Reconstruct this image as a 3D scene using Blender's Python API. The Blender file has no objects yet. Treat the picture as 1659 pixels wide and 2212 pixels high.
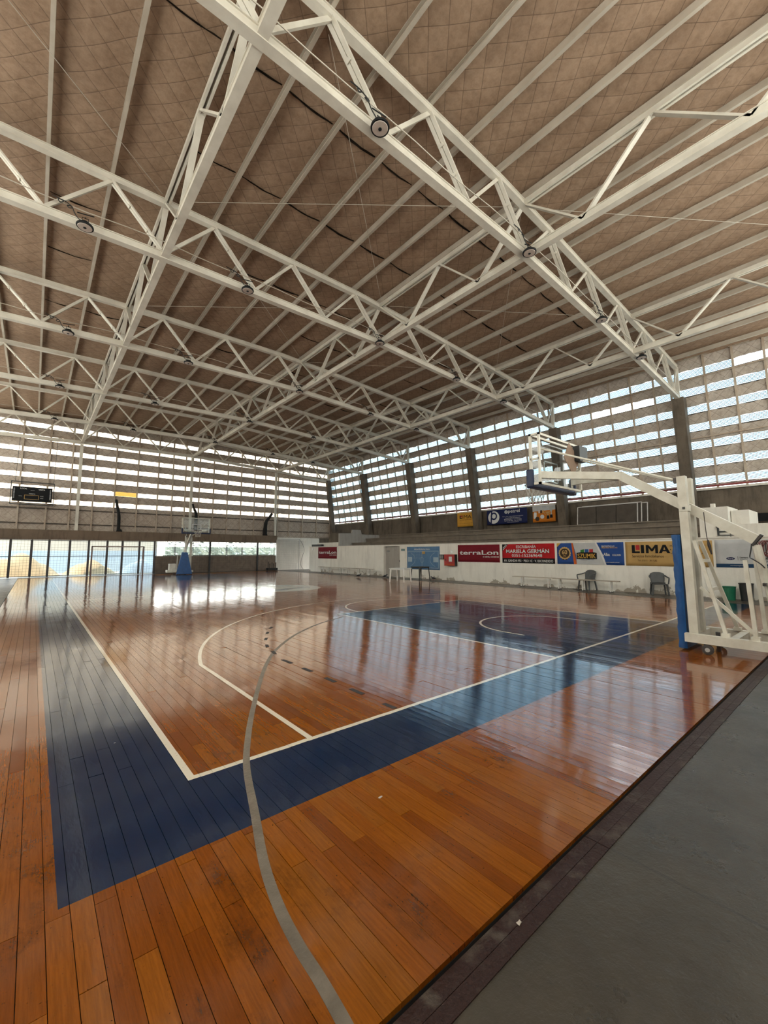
import bpy, bmesh, math, random
from mathutils import Vector, Matrix
random.seed(7)
sc = bpy.context.scene
col = sc.collection

# ------------------------------------------------------------------ camera
def make_camera():
    yaw, pitch, roll = 0.700467, 0.09782, -0.001593
    cy, sy, cp, sp = math.cos(yaw), math.sin(yaw), math.cos(pitch), math.sin(pitch)
    f = Vector((sy*cp, cy*cp, sp)); r = Vector((cy, -sy, 0)); u = r.cross(f)
    r2 = math.cos(roll)*r + math.sin(roll)*u
    u2 = -math.sin(roll)*r + math.cos(roll)*u
    cd = bpy.data.cameras.new('camera'); co = bpy.data.objects.new('camera', cd)
    col.objects.link(co)
    m = Matrix((r2, u2, -f)).transposed().to_4x4()
    m.translation = Vector((-0.9575, -3.2127, 1.5555))
    co.matrix_world = m
    cd.sensor_fit = 'HORIZONTAL'; cd.sensor_width = 36.0
    cd.lens = 36.0*893.626/1659.0
    cd.clip_start = 0.05; cd.clip_end = 400
    sc.camera = co
make_camera()
CAM = Vector((-0.9575, -3.2127, 1.5555))

# ------------------------------------------------------------------ world, exposure
wd = bpy.data.worlds.new('sky'); sc.world = wd; wd.use_nodes = True
nt = wd.node_tree; nt.nodes.clear()
wo = nt.nodes.new('ShaderNodeOutputWorld'); bg = nt.nodes.new('ShaderNodeBackground')
tc = nt.nodes.new('ShaderNodeTexCoord'); sx = nt.nodes.new('ShaderNodeSeparateXYZ')
cr = nt.nodes.new('ShaderNodeValToRGB')
cr.color_ramp.elements[0].position = 0.0; cr.color_ramp.elements[0].color = (1.0, 0.92, 0.80, 1)
cr.color_ramp.elements[1].position = 0.8; cr.color_ramp.elements[1].color = (0.46, 0.74, 1.0, 1)
nt.links.new(tc.outputs['Generated'], sx.inputs[0]); nt.links.new(sx.outputs['Z'], cr.inputs[0])
nt.links.new(cr.outputs[0], bg.inputs['Color']); bg.inputs['Strength'].default_value = 5.5
nt.links.new(bg.outputs[0], wo.inputs[0])
sl = bpy.data.lights.new('sun', 'SUN'); so = bpy.data.objects.new('sun', sl); col.objects.link(so)
sl.energy = 6.0; sl.angle = 0.01; sl.color = (1.0, 0.93, 0.82)
so.rotation_euler = Vector((0.62, 0.30, -0.72)).to_track_quat('-Z', 'Y').to_euler(); so.location = (-20, -10, 30)
sc.view_settings.view_transform = 'Standard'; sc.view_settings.look = 'None'
sc.view_settings.gamma = 1.0; sc.view_settings.use_curve_mapping = False
sc.view_settings.exposure = 0.42
cy_ = sc.cycles
cy_.use_denoising = True; cy_.max_bounces = 7; cy_.diffuse_bounces = 4; cy_.glossy_bounces = 3
cy_.transmission_bounces = 4; cy_.transparent_max_bounces = 16; cy_.sample_clamp_indirect = 6.0
cy_.caustics_reflective = True; cy_.caustics_refractive = False

# ------------------------------------------------------------------ node expression helper
class X:
    nt = None
    def __init__(s, v): s.v = v
    @staticmethod
    def op(o, a, b=None, c=None):
        n = X.nt.nodes.new('ShaderNodeMath'); n.operation = o
        for i, q in enumerate((a, b, c)):
            if q is None: continue
            q = q.v if isinstance(q, X) else q
            if isinstance(q, (int, float)): n.inputs[i].default_value = q
            else: X.nt.links.new(q, n.inputs[i])
        return X(n.outputs[0])
    def __add__(s, o): return X.op('ADD', s, o)
    def __sub__(s, o): return X.op('SUBTRACT', s, o)
    def __rsub__(s, o): return X.op('SUBTRACT', o, s)
    def __mul__(s, o): return X.op('MULTIPLY', s, o)
    def __gt__(s, o): return X.op('GREATER_THAN', s, o)
    def __lt__(s, o): return X.op('LESS_THAN', s, o)
    def __and__(s, o): return X.op('MULTIPLY', s, o)
    def __or__(s, o): return X.op('MAXIMUM', s, o)
    def abs(s): return X.op('ABSOLUTE', s)
    def frac(s): return X.op('FRACT', s)
def rng(e, a, b): return (e > a) & (e < b)

def new_mat(name):
    m = bpy.data.materials.new(name); m.use_nodes = True
    t = m.node_tree; t.nodes.clear()
    out = t.nodes.new('ShaderNodeOutputMaterial'); bs = t.nodes.new('ShaderNodeBsdfPrincipled')
    t.links.new(bs.outputs[0], out.inputs[0]); X.nt = t
    return m, t, bs, out
def pos_xyz(t):
    g = t.nodes.new('ShaderNodeNewGeometry'); s = t.nodes.new('ShaderNodeSeparateXYZ')
    t.links.new(g.outputs['Position'], s.inputs[0])
    return g.outputs['Position'], X(s.outputs[0]), X(s.outputs[1]), X(s.outputs[2])
def noise(t, vec, scale, detail=4, rough=0.6, stretch=None):
    if stretch:
        mp = t.nodes.new('ShaderNodeMapping'); mp.inputs['Scale'].default_value = stretch
        t.links.new(vec, mp.inputs[0]); vec = mp.outputs[0]
    n = t.nodes.new('ShaderNodeTexNoise'); n.inputs['Scale'].default_value = scale
    n.inputs['Detail'].default_value = detail; n.inputs['Roughness'].default_value = rough
    t.links.new(vec, n.inputs['Vector']); return n.outputs[0]
def ramp(t, fac, stops):
    r = t.nodes.new('ShaderNodeValToRGB'); e = r.color_ramp.elements
    while len(e) < len(stops): e.new(0.5)
    for i, (p, c) in enumerate(stops):
        e[i].position = p; e[i].color = (*c, 1) if len(c) == 3 else c
    t.links.new(fac.v if isinstance(fac, X) else fac, r.inputs[0]); return r.outputs[0]
def mix(t, fac, a, b, mode='MIX'):
    n = t.nodes.new('ShaderNodeMix'); n.data_type = 'RGBA'; n.blend_type = mode
    for sock, v in ((n.inputs[0], fac), (n.inputs[6], a), (n.inputs[7], b)):
        v = v.v if isinstance(v, X) else v
        if isinstance(v, (int, float)): sock.default_value = v
        elif isinstance(v, tuple): sock.default_value = (*v, 1) if len(v) == 3 else v
        else: t.links.new(v, sock)
    return n.outputs[2]
def bump(t, bs, h, dist, strength=1.0):
    b = t.nodes.new('ShaderNodeBump'); b.inputs['Distance'].default_value = dist; b.inputs['Strength'].default_value = strength
    t.links.new(h.v if isinstance(h, X) else h, b.inputs['Height']); t.links.new(b.outputs[0], bs.inputs['Normal'])

M = {}
def pm(name, c1, c2=None, scale=3.0, rough=0.6, metal=0.0, bmp=0.0, stretch=None, spec=0.5, lo=0.35, hi=0.65):
    """plain procedural material: two tones mixed by noise, optional fine relief"""
    m, t, bs, out = new_mat(name)
    p, x, y, z = pos_xyz(t)
    c2 = c2 or tuple(v*0.8 for v in c1)
    n = noise(t, p, scale, stretch=stretch)
    t.links.new(ramp(t, n, [(lo, c1), (hi, c2)]), bs.inputs['Base Color'])
    bs.inputs['Roughness'].default_value = rough; bs.inputs['Metallic'].default_value = metal
    bs.inputs['Specular IOR Level'].default_value = spec
    if bmp: bump(t, bs, noise(t, p, scale*6), bmp)
    M[name] = m; return m

# ------------------------------------------------------------------ materials
def floor_material(name, from_object):
    m, t, bs, out = new_mat(name)
    p, x, y, z = pos_xyz(t)
    if from_object:
        rn = t.nodes.new('ShaderNodeObjectInfo').outputs['Random']
    else:
        a = t.nodes.new('ShaderNodeAttribute'); a.attribute_name = 'rnd'; rn = a.outputs['Fac']
    wood = ramp(t, rn, [(0.0, (0.185, 0.044, 0.0025)), (0.35, (0.225, 0.059, 0.0035)), (0.75, (0.27, 0.079, 0.0045)), (1.0, (0.235, 0.075, 0.007))])
    g = noise(t, p, 14, 6, 0.7, (6.0, 0.35, 1.0))
    wood = mix(t, 1.0, wood, ramp(t, g, [(0.3, (0.72, 0.68, 0.62)), (0.62, (1.08, 1.05, 1.0))]), 'MULTIPLY')
    d = noise(t, p, 1.7, 8, 0.75, (1.0, 0.6, 1.0))
    wood = mix(t, 1.0, wood, ramp(t, d, [(0.30, (0.34, 0.30, 0.26)), (0.45, (1, 1, 1))]), 'MULTIPLY')
    d2 = noise(t, p, 60, 3, 0.6)
    wood = mix(t, 1.0, wood, ramp(t, d2, [(0.26, (0.35, 0.3, 0.25)), (0.33, (1, 1, 1))]), 'MULTIPLY')
    yy = 14.0 - (y - 14.0).abs()
    dx = x - 7.5
    blue = (rng(x, -0.78, 0.0) & (yy > -0.78)) | (rng(yy, -0.78, 0.0) & (x > -0.78)) | (rng(x, 5.05, 9.95) & rng(yy, 0.0, 5.8))
    def rad(cx, cy): 
        a = x - cx; b = yy - cy
        return X.op('SQRT', a*a + b*b)
    r3 = rad(7.5, 1.575); rf = rad(7.5, 5.8); rc = X.op('SQRT', dx*dx + (y-14.0)*(y-14.0))
    ln = (rng(x, -0.05, 0.0) & (yy > -0.05)) | (rng(yy, -0.05, 0.0) & rng(x, -0.05, 15.05)) | (rng(x, 15.0, 15.05) & (yy > -0.05))
    ln = ln | (((y-14.0).abs() < 0.025) & rng(x, 0.0, 15.0))
    adx = dx.abs()
    ln = ln | (rng(adx, 2.40, 2.45) & rng(yy, 0.0, 5.8)) | (rng(yy, 5.75, 5.8) & (adx < 2.45))
    ln = ln | (rng(rf, 1.75, 1.80) & (yy > 5.8))
    ln = ln | (rng(adx, 6.55, 6.60) & rng(yy, 0.0, 2.99)) | (rng(r3, 6.70, 6.75) & (yy > 2.99))
    ln = ln | (rng(r3, 1.25, 1.30) & (yy > 1.575)) | (rng(adx, 1.25, 1.30) & rng(yy, 1.2, 1.575))
    ln = ln | rng(rc, 1.75, 1.80)
    disc = rc < 1.75
    logo = (noise_x(t, p) > 0.57) & (rc < 1.35)
    sc_ = noise(t, p, 9, 6, 0.8, (2.0, 0.5, 1.0))
    bluec = mix(t, ramp(t, sc_, [(0.30, (1, 1, 1)), (0.36, (0, 0, 0))]), (0.0004, 0.0140, 0.050), (0.009, 0.023, 0.045))
    c = mix(t, blue, wood, bluec)
    c = mix(t, disc, c, (0.66, 0.63, 0.57))
    c = mix(t, logo, c, (0.12, 0.16, 0.20))
    worn = noise(t, p, 45, 5, 0.7)
    linec = mix(t, ramp(t, worn, [(0.30, (1, 1, 1)), (0.38, (0, 0, 0))]), (0.70, 0.62, 0.50), (0.25, 0.17, 0.10))
    c = mix(t, ln, c, linec)
    t.links.new(c, bs.inputs['Base Color'])
    rr = noise(t, p, 2.2, 4, 0.6)
    rgh = X.op('MULTIPLY_ADD', X(rr), 0.14, 0.035)
    t.links.new(rgh.v, bs.inputs['Roughness'])
    bs.inputs['Specular IOR Level'].default_value = 0.75; bs.inputs['IOR'].default_value = 1.75
    # cupped boards and a slightly wavy varnish
    fr = ((x + 0.825)*(1/0.0857)).frac() - 0.5
    h = fr*fr*0.30 + X(noise(t, p, 5.0, 3, 0.5, (3.0, 1.0, 1.0)))*0.30 + X(noise(t, p, 40, 3, 0.6, (1.0, 0.3, 1.0)))*0.05
    bump(t, bs, h, 0.0018)
    M[name] = m
def noise_x(t, p): return X(noise(t, p, 0.9, 1, 0.4, (1.0, 2.2, 1.0)))
floor_material('court_board', True); floor_material('court_board_far', False)

def quilt_material(name, c1, c2, ax, pitch, rough=0.75):
    """dusty insulation blanket held by a diamond wire mesh"""
    m, t, bs, out = new_mat(name)
    p, x, y, z = pos_xyz(t)
    a, b = {'xy': (x, y), 'xz': (x, z), 'yz': (y, z)}[ax]
    k = 0.7071/pitch
    u = ((a + b)*k).frac() - 0.5; v = ((a - b)*k).frac() - 0.5
    un = u.abs(); vn = v.abs()
    w = X.op('MAXIMUM', un, vn)              # 0.5 on the wire
    n = noise(t, p, 0.55, 6, 0.65); n2 = noise(t, p, 7.0, 5, 0.7)
    base = ramp(t, n, [(0.32, c1), (0.68, c2)])
    base = mix(t, 1.0, base, ramp(t, n2, [(0.25, (0.72, 0.68, 0.64)), (0.6, (1.05, 1.04, 1.02))]), 'MULTIPLY')
    line = rng(w, 0.484, 0.51)
    base = mix(t, line*0.6, base, (0.10, 0.06, 0.04))
    t.links.new(base, bs.inputs['Base Color'])
    bs.inputs['Roughness'].default_value = rough; bs.inputs['Specular IOR Level'].default_value = 0.25
    h = X.op('SUBTRACT', 0.5, w)
    h = X.op('SQRT', X.op('MAXIMUM', h, 0.0)) + X(noise(t, p, 2.5, 4, 0.6))*1.2
    bump(t, bs, h, 0.012)
    M[name] = m
quilt_material('roof_blanket', (0.37, 0.255, 0.177), (0.29, 0.195, 0.134), 'xy', 0.37)
quilt_material('side_blanket', (0.54, 0.48, 0.43), (0.40, 0.34, 0.29), 'yz', 0.34)
quilt_material('gable_blanket', (0.50, 0.43, 0.37), (0.38, 0.31, 0.26), 'xz', 0.42)

def sheet_material(name, tint, trans, body):
    """weathered see-through sheeting"""
    m, t, bs, out = new_mat(name); t.nodes.remove(bs)
    p, x, y, z = pos_xyz(t)
    tr = t.nodes.new('ShaderNodeBsdfTransparent'); tl = t.nodes.new('ShaderNodeBsdfTranslucent')
    n = noise(t, p, 1.3, 4, 0.6)
    t.links.new(ramp(t, n, [(0.3, tint), (0.7, tuple(v*0.86 for v in tint))]), tr.inputs[0])
    tl.inputs[0].default_value = (*body, 1)
    mx = t.nodes.new('ShaderNodeMixShader'); mx.inputs[0].default_value = 1-trans
    t.links.new(tr.outputs[0], mx.inputs[1]); t.links.new(tl.outputs[0], mx.inputs[2])
    t.links.new(mx.outputs[0], out.inputs[0]); M[name] = m
sheet_material('sheet_cool', (0.42, 0.75, 0.97), 0.62, (0.30, 0.37, 0.42))
sheet_material('sheet_diffuse', (0.9, 0.9, 0.9), 0.0, (0.80, 0.77, 0.70))
sheet_material('sheet_warm', (0.95, 0.83, 0.65), 0.75, (0.42, 0.36, 0.28))
sheet_material('sheet_yellow', (0.7, 0.36, 0.05), 0.15, (0.5, 0.26, 0.05))

def glass_material(name, tint, refl):
    m, t, bs, out = new_mat(name); t.nodes.remove(bs)
    tr = t.nodes.new('ShaderNodeBsdfTransparent'); tr.inputs[0].default_value = (*tint, 1)
    gl = t.nodes.new('ShaderNodeBsdfGlossy'); gl.inputs['Roughness'].default_value = 0.05
    fr = t.nodes.new('ShaderNodeLayerWeight'); fr.inputs[0].default_value = 0.12
    p, x, y, z = pos_xyz(t)
    k = X(fr.outputs['Fresnel' if False else 'Facing'])*refl*0.5 + X(noise(t, p, 3.0))*0.05
    mx = t.nodes.new('ShaderNodeMixShader'); t.links.new(k.v, mx.inputs[0])
    t.links.new(tr.outputs[0], mx.inputs[1]); t.links.new(gl.outputs[0], mx.inputs[2])
    t.links.new(mx.outputs[0], out.inputs[0]); M[name] = m
glass_material('window_glass', (0.93, 0.96, 0.97), 0.8)
glass_material('board_glass', (0.80, 0.86, 0.87), 1.0)

def wall_material(name, c1, c2, grime, bottom=None):
    m, t, bs, out = new_mat(name)
    p, x, y, z = pos_xyz(t)
    base = ramp(t, noise(t, p, 1.1, 6, 0.65), [(0.3, c1), (0.7, c2)])
    st = noise(t, p, 2.2, 6, 0.7, (1.6, 1.6, 0.22))
    base = mix(t, ramp(t, st, [(0.50, (0, 0, 0)), (0.72, (0.75, 0.75, 0.75))]), base, grime)
    if bottom:   # peeled plaster with ragged patches low on the wall
        n = X(noise(t, p, 1.5, 7, 0.7))
        edge = X.op('SUBTRACT', n, 0.5)*2.6 + (0.22 - z)*1.3
        pe = (edge > 0.30) & (z < 0.5)
        base = mix(t, pe, base, bottom)
    t.links.new(base, bs.inputs['Base Color'])
    bs.inputs['Roughness'].default_value = 0.85; bs.inputs['Specular IOR Level'].default_value = 0.2
    bump(t, bs, noise(t, p, 18, 5, 0.6), 0.006)
    M[name] = m
wall_material('white_wall', (0.82, 0.78, 0.71), (0.74, 0.70, 0.63), (0.60, 0.56, 0.50), (0.38, 0.33, 0.27))
wall_material('white_wall_far', (0.76, 0.72, 0.65), (0.67, 0.63, 0.57), (0.54, 0.50, 0.44))
wall_material('raw_concrete', (0.165, 0.13, 0.098), (0.095, 0.077, 0.06), (0.045, 0.036, 0.03))
wall_material('step_concrete', (0.23, 0.185, 0.145), (0.15, 0.122, 0.096), (0.14, 0.12, 0.10))
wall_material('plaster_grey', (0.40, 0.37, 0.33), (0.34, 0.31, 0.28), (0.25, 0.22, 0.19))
wall_material('beam_concrete', (0.20, 0.145, 0.105), (0.15, 0.11, 0.08), (0.08, 0.06, 0.045))
def slab_material():
    m, t, bs, out = new_mat('slab_concrete')
    p, x, y, z = pos_xyz(t)
    base = ramp(t, noise(t, p, 0.9, 7, 0.7), [(0.3, (0.038, 0.031, 0.024)), (0.7, (0.080, 0.067, 0.052))])
    sp = noise(t, p, 26, 4, 0.7)
    base = mix(t, ramp(t, sp, [(0.27, (1, 1, 1)), (0.34, (0, 0, 0))]), base, (0.03, 0.027, 0.025))
    j = rng(((x - 1.49)*(1/2.98)).frac(), 0.0, 0.006)
    base = mix(t, j*0.8, base, (0.04, 0.035, 0.03))
    t.links.new(base, bs.inputs['Base Color'])
    r = X.op('MULTIPLY_ADD', X(noise(t, p, 2.5, 5, 0.7)), 0.5, 0.08)
    t.links.new(r.v, bs.inputs['Roughness']); bs.inputs['Specular IOR Level'].default_value = 0.38
    bump(t, bs, noise(t, p, 12, 6, 0.7), 0.008); M['slab_concrete'] = m
slab_material()
pm('kerb_paint', (0.030, 0.011, 0.008), (0.085, 0.065, 0.05), 9, 0.5, bmp=0.01, lo=0.52, hi=0.72, spec=0.3)
pm('subfloor', (0.012, 0.009, 0.007), rough=0.95)
pm('steel_white', (0.68, 0.63, 0.54), (0.56, 0.51, 0.43), 1.8, 0.5, bmp=0.002)
pm('purlin_steel', (0.52, 0.46, 0.38), (0.42, 0.36, 0.29), 1.5, 0.45, metal=0.15)
pm('mullion_steel', (0.46, 0.38, 0.30), (0.36, 0.27, 0.20), 2.5, 0.6)
pm('girt_dark', (0.10, 0.075, 0.055), (0.06, 0.045, 0.035), 2.5, 0.7)
pm('joint_dark', (0.012, 0.008, 0.006), (0.02, 0.014, 0.01), 5, 0.95, spec=0.05)
pm('red_paint', (0.20, 0.018, 0.014), (0.12, 0.012, 0.010), 2, 0.5)
pm('black_paint', (0.012, 0.012, 0.013), (0.02, 0.02, 0.02), 8, 0.45)
pm('black_cloth', (0.006, 0.006, 0.006), (0.012, 0.011, 0.01), 8, 0.9)
pm('dark_steel', (0.035, 0.03, 0.03), (0.06, 0.05, 0.045), 6, 0.5)
pm('lamp_body', (0.007, 0.007, 0.008), (0.012, 0.012, 0.012), 9, 0.5, spec=0.2)
pm('lamp_lens', (0.46, 0.37, 0.32), (0.40, 0.32, 0.27), 5, 0.35)
pm('basket_white', (0.70, 0.66, 0.57), (0.58, 0.53, 0.44), 4, 0.45, bmp=0.002)
pm('pad_blue', (0.010, 0.085, 0.27), (0.006, 0.06, 0.20), 5, 0.38, bmp=0.005)
pm('pad_navy', (0.008, 0.016, 0.06), (0.005, 0.010, 0.04), 5, 0.4, bmp=0.006)
pm('cardboard', (0.26, 0.17, 0.12), (0.21, 0.135, 0.09), 6, 0.85)
pm('net_cord', (0.70, 0.66, 0.60), (0.55, 0.5, 0.45), 20, 0.8)
pm('net_grey', (0.22, 0.20, 0.18), (0.3, 0.28, 0.25), 20, 0.8)
pm('net_dark', (0.06, 0.055, 0.05), (0.10, 0.09, 0.08), 20, 0.8)
pm('goal_paint', (0.20, 0.13, 0.11), (0.14, 0.09, 0.08), 6, 0.5)
pm('frame_dark', (0.05, 0.045, 0.05), (0.08, 0.07, 0.07), 5, 0.5)
pm('frame_light', (0.55, 0.52, 0.50), (0.45, 0.42, 0.40), 5, 0.5)
pm('block_masonry', (0.20, 0.155, 0.12), (0.145, 0.11, 0.085), 3, 0.9, bmp=0.01)
pm('plastic_grey', (0.095, 0.098, 0.10), (0.075, 0.078, 0.08), 5, 0.55, spec=0.3)
pm('plastic_white', (0.74, 0.71, 0.66), (0.66, 0.63, 0.58), 5, 0.4)
pm('plastic_green', (0.015, 0.16, 0.085), (0.012, 0.12, 0.065), 5, 0.4)
pm('bench_wood', (0.52, 0.46, 0.37), (0.40, 0.35, 0.28), 8, 0.7, stretch=(1, 0.2, 1))
pm('bench_wood_old', (0.30, 0.25, 0.20), (0.42, 0.37, 0.30), 8, 0.7, stretch=(1, 0.2, 1))
pm('panel_grey', (0.085, 0.07, 0.058), (0.07, 0.058, 0.048), 4, 0.85, spec=0.15)
pm('pigeon_grey', (0.035, 0.037, 0.045), (0.06, 0.06, 0.07), 20, 0.7)
pm('tape_grey', (0.20, 0.165, 0.13), (0.13, 0.105, 0.08), 7, 0.35, bmp=0.004)
pm('tape_dark', (0.035, 0.033, 0.035), (0.055, 0.05, 0.048), 12, 0.6, spec=0.25)
pm('cabinet_red', (0.40, 0.02, 0.014), (0.30, 0.014, 0.010), 5, 0.35)
pm('sign_green', (0.10, 0.20, 0.19), (0.08, 0.16, 0.15), 5, 0.5)
pm('box_grey', (0.11, 0.105, 0.10), (0.08, 0.075, 0.07), 5, 0.5)
pm('box_white', (0.85, 0.85, 0.82), (0.8, 0.8, 0.78), 5, 0.3)
pm('debris_dark', (0.03, 0.022, 0.017), (0.08, 0.06, 0.05), 30, 0.9)
pm('debris_pale', (0.55, 0.48, 0.42), (0.40, 0.34, 0.28), 30, 0.9)
# print colours of banners
for n, c in dict(maroon=(0.21, 0.012, 0.022), red=(0.50, 0.016, 0.020), blackp=(0.010, 0.010, 0.011), whitep=(0.80, 0.78, 0.76),
                 royal=(0.030, 0.085, 0.30), orange=(0.62, 0.13, 0.025), palegrey=(0.58, 0.58, 0.58), gold=(0.62, 0.40, 0.16),
                 sand=(0.56, 0.35, 0.13), brownp=(0.06, 0.035, 0.02), yellowp=(0.72, 0.36, 0.05), navy=(0.016, 0.022, 0.085),
                 orange2=(0.66, 0.20, 0.02), greenp=(0.05, 0.22, 0.05), poster=(0.13, 0.25, 0.42), posterline=(0.45, 0.56, 0.65),
                 bluep=(0.03, 0.10, 0.30), redp=(0.50, 0.04, 0.04), paper=(0.62, 0.62, 0.62), teal=(0.02, 0.06, 0.13), szgold=(0.72, 0.42, 0.08), silver=(0.5, 0.5, 0.48)).items():
    pm('print_'+n, tuple(v*0.82 for v in c), tuple(v*0.72 for v in c), 2.5, 0.65, spec=0.15)
# outdoors
pm('yard_ground', (0.46, 0.38, 0.28), (0.38, 0.30, 0.21), 0.8, 0.95)
pm('yard_wall', (0.46, 0.42, 0.34), (0.40, 0.36, 0.30), 0.5, 0.95)
pm('yard_blue', (0.36, 0.43, 0.48), (0.30, 0.38, 0.44), 0.5, 0.9)
pm('tarp_sand', (0.36, 0.25, 0.13), (0.28, 0.19, 0.10), 1.2, 0.9)
pm('tarp_white', (0.46, 0.45, 0.43), (0.38, 0.37, 0.35), 1.2, 0.9)
pm('hedge_leaf', (0.62, 0.66, 0.60), (0.34, 0.39, 0.31), 14, 0.8)
pm('outer_metal', (0.4, 0.38, 0.35), rough=0.7)

# ------------------------------------------------------------------ mesh helper
class MB:
    def __init__(s): s.v = []; s.f = []; s.m = []
    def add(s, vs, fs, mi=0):
        o = len(s.v); s.v += [Vector(p) for p in vs]
        for f in fs: s.f.append(tuple(i+o for i in f)); s.m.append(mi)
        return s
    def box(s, x0, x1, y0, y1, z0, z1, mi=0):
        return s.add([(x0,y0,z0),(x1,y0,z0),(x1,y1,z0),(x0,y1,z0),(x0,y0,z1),(x1,y0,z1),(x1,y1,z1),(x0,y1,z1)],
                     [(3,2,1,0),(4,5,6,7),(0,1,5,4),(1,2,6,5),(2,3,7,6),(3,0,4,7)], mi)
    def beam(s, p, q, w, h, up=(0,0,1), mi=0, w2=None, h2=None):
        p = Vector(p); q = Vector(q); d = (q-p).normalized(); up = Vector(up)
        r = d.cross(up)
        if r.length < 1e-4: r = d.cross(Vector((1,0,0)))
        r.normalize(); u = r.cross(d)
        w2 = w2 or w; h2 = h2 or h
        vs = []
        for c, a, b in ((p, w, h), (q, w2, h2)):
            vs += [c-r*a/2-u*b/2, c+r*a/2-u*b/2, c+r*a/2+u*b/2, c-r*a/2+u*b/2]
        return s.add(vs, [(3,2,1,0),(4,5,6,7),(0,1,5,4),(1,2,6,5),(2,3,7,6),(3,0,4,7)], mi)
    def tube(s, pts, r, n=6, mi=0, closed=False):
        pts = [Vector(p) for p in pts]; o = len(s.v); k = len(pts)
        prev = None
        for i, p in enumerate(pts):
            a = pts[(i-1) % k] if (i or closed) else p
            b = pts[(i+1) % k] if (i < k-1 or closed) else p
            d = (b-a).normalized()
            if prev is None:
                r1 = d.cross(Vector((0,0,1)))
                if r1.length < 1e-3: r1 = d.cross(Vector((1,0,0)))
            else:
                r1 = prev - d*prev.dot(d)
                if r1.length < 1e-4: r1 = d.cross(Vector((0,0,1)))
            r1.normalize(); prev = r1; u = r1.cross(d)
            rr = r[i] if isinstance(r, (list, tuple)) else r
            for j in range(n):
                an = 2*math.pi*j/n
                s.v.append(p + r1*math.cos(an)*rr + u*math.sin(an)*rr)
        for i in range(k if closed else k-1):
            for j in range(n):
                a = o+i*n+j; b = o+i*n+(j+1) % n; i2 = (i+1) % k
                c = o+i2*n+(j+1) % n; d = o+i2*n+j
                s.f.append((a,b,c,d)); s.m.append(mi)
        if not closed:
            s.f.append(tuple(o+j for j in reversed(range(n)))); s.m.append(mi)
            s.f.append(tuple(o+(k-1)*n+j for j in range(n))); s.m.append(mi)
        return s
    def lathe(s, c, prof, n=16, mi=0):
        c = Vector(c); o = len(s.v)
        for r, z in prof:
            for j in range(n):
                a = 2*math.pi*j/n
                s.v.append(c + Vector((r*math.cos(a), r*math.sin(a), z)))
        for i in range(len(prof)-1):
            for j in range(n):
                s.f.append((o+i*n+j, o+i*n+(j+1) % n, o+(i+1)*n+(j+1) % n, o+(i+1)*n+j)); s.m.append(mi)
        s.f.append(tuple(o+j for j in reversed(range(n)))); s.m.append(mi)
        s.f.append(tuple(o+(len(prof)-1)*n+j for j in range(n))); s.m.append(mi)
        return s
    def prism(s, pts, ext, mi=0):
        pts = [Vector(p) for p in pts]; e = Vector(ext); n = len(pts)
        return s.add(pts+[p+e for p in pts], [tuple(reversed(range(n))), tuple(range(n, 2*n))] + [(i, (i+1) % n, n+(i+1) % n, n+i) for i in range(n)], mi)
    def grid(s, fn, nu, nv, mi=0):
        o = len(s.v)
        for i in range(nu+1):
            for j in range(nv+1): s.v.append(Vector(fn(i/nu, j/nv)))
        for i in range(nu):
            for j in range(nv):
                a = o+i*(nv+1)+j
                s.f.append((a, a+nv+1, a+nv+2, a+1)); s.m.append(mi)
        return s
    def mesh(s, name, mats, off=(0,0,0), smooth=False, fix=True):
        me = bpy.data.meshes.new(name); off = Vector(off)
        me.from_pydata([p-off for p in s.v], [], s.f)
        for m in (mats if isinstance(mats, (list, tuple)) else [mats]): me.materials.append(M[m])
        for i, k in enumerate(s.m): me.polygons[i].material_index = k
        if fix:
            b = bmesh.new(); b.from_mesh(me); bmesh.ops.recalc_face_normals(b, faces=b.faces); b.to_mesh(me); b.free()
        if smooth: me.shade_smooth()
        me.update(); return me
    def base(s):
        lo = [min(p[i] for p in s.v) for i in range(3)]; hi = [max(p[i] for p in s.v) for i in range(3)]
        return Vector(((lo[0]+hi[0])/2, (lo[1]+hi[1])/2, lo[2]))

ORIG = {}
def tag(o, label=None, cat=None, group=None, kind=None):
    if label: o['label'] = label
    if cat: o['category'] = cat
    if group: o['group'] = group
    if kind: o['kind'] = kind
    return o
def origin(o): return ORIG.get(o.name, Vector((0,0,0)))
def obj(name, mb, mats, parent=None, smooth=False, fix=True, label=None, cat=None, group=None, kind=None):
    """one mesh object from world-space geometry; a part keeps the frame of its thing"""
    off = origin(parent) if parent else mb.base()
    o = bpy.data.objects.new(name, mb.mesh(name, mats, off, smooth, fix)); col.objects.link(o)
    ORIG[o.name] = off
    if parent: o.parent = parent
    else: o.location = off
    return tag(o, label, cat, group, kind)
def root(name, loc, label=None, cat=None, group=None, kind=None):
    o = bpy.data.objects.new(name, None); col.objects.link(o); o.empty_display_size = 0.1
    o.location = loc; ORIG[o.name] = Vector(loc)
    return tag(o, label, cat, group, kind)
def inst(name, me, loc, parent=None, rot=None):
    o = bpy.data.objects.new(name, me); col.objects.link(o)
    if parent: o.parent = parent; o.location = Vector(loc)-origin(parent)
    else: o.location = loc
    if rot: o.rotation_euler = rot
    return o
def copy_tree(o, parent=None, shift=None):
    c = o.copy(); col.objects.link(c); c.parent = parent
    ORIG[c.name] = origin(o)
    if shift is not None: c.location = o.location + Vector(shift)
    for ch in list(o.children): copy_tree(ch, c)
    return c
def lerp_tab(tab, x):
    for (a, b), (c, d) in zip(tab, tab[1:]):
        if x <= c: return b + (d-b)*(x-a)/(c-a)
    (a, b), (c, d) = tab[-2:]
    return b + (d-b)*(x-a)/(c-a)

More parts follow.
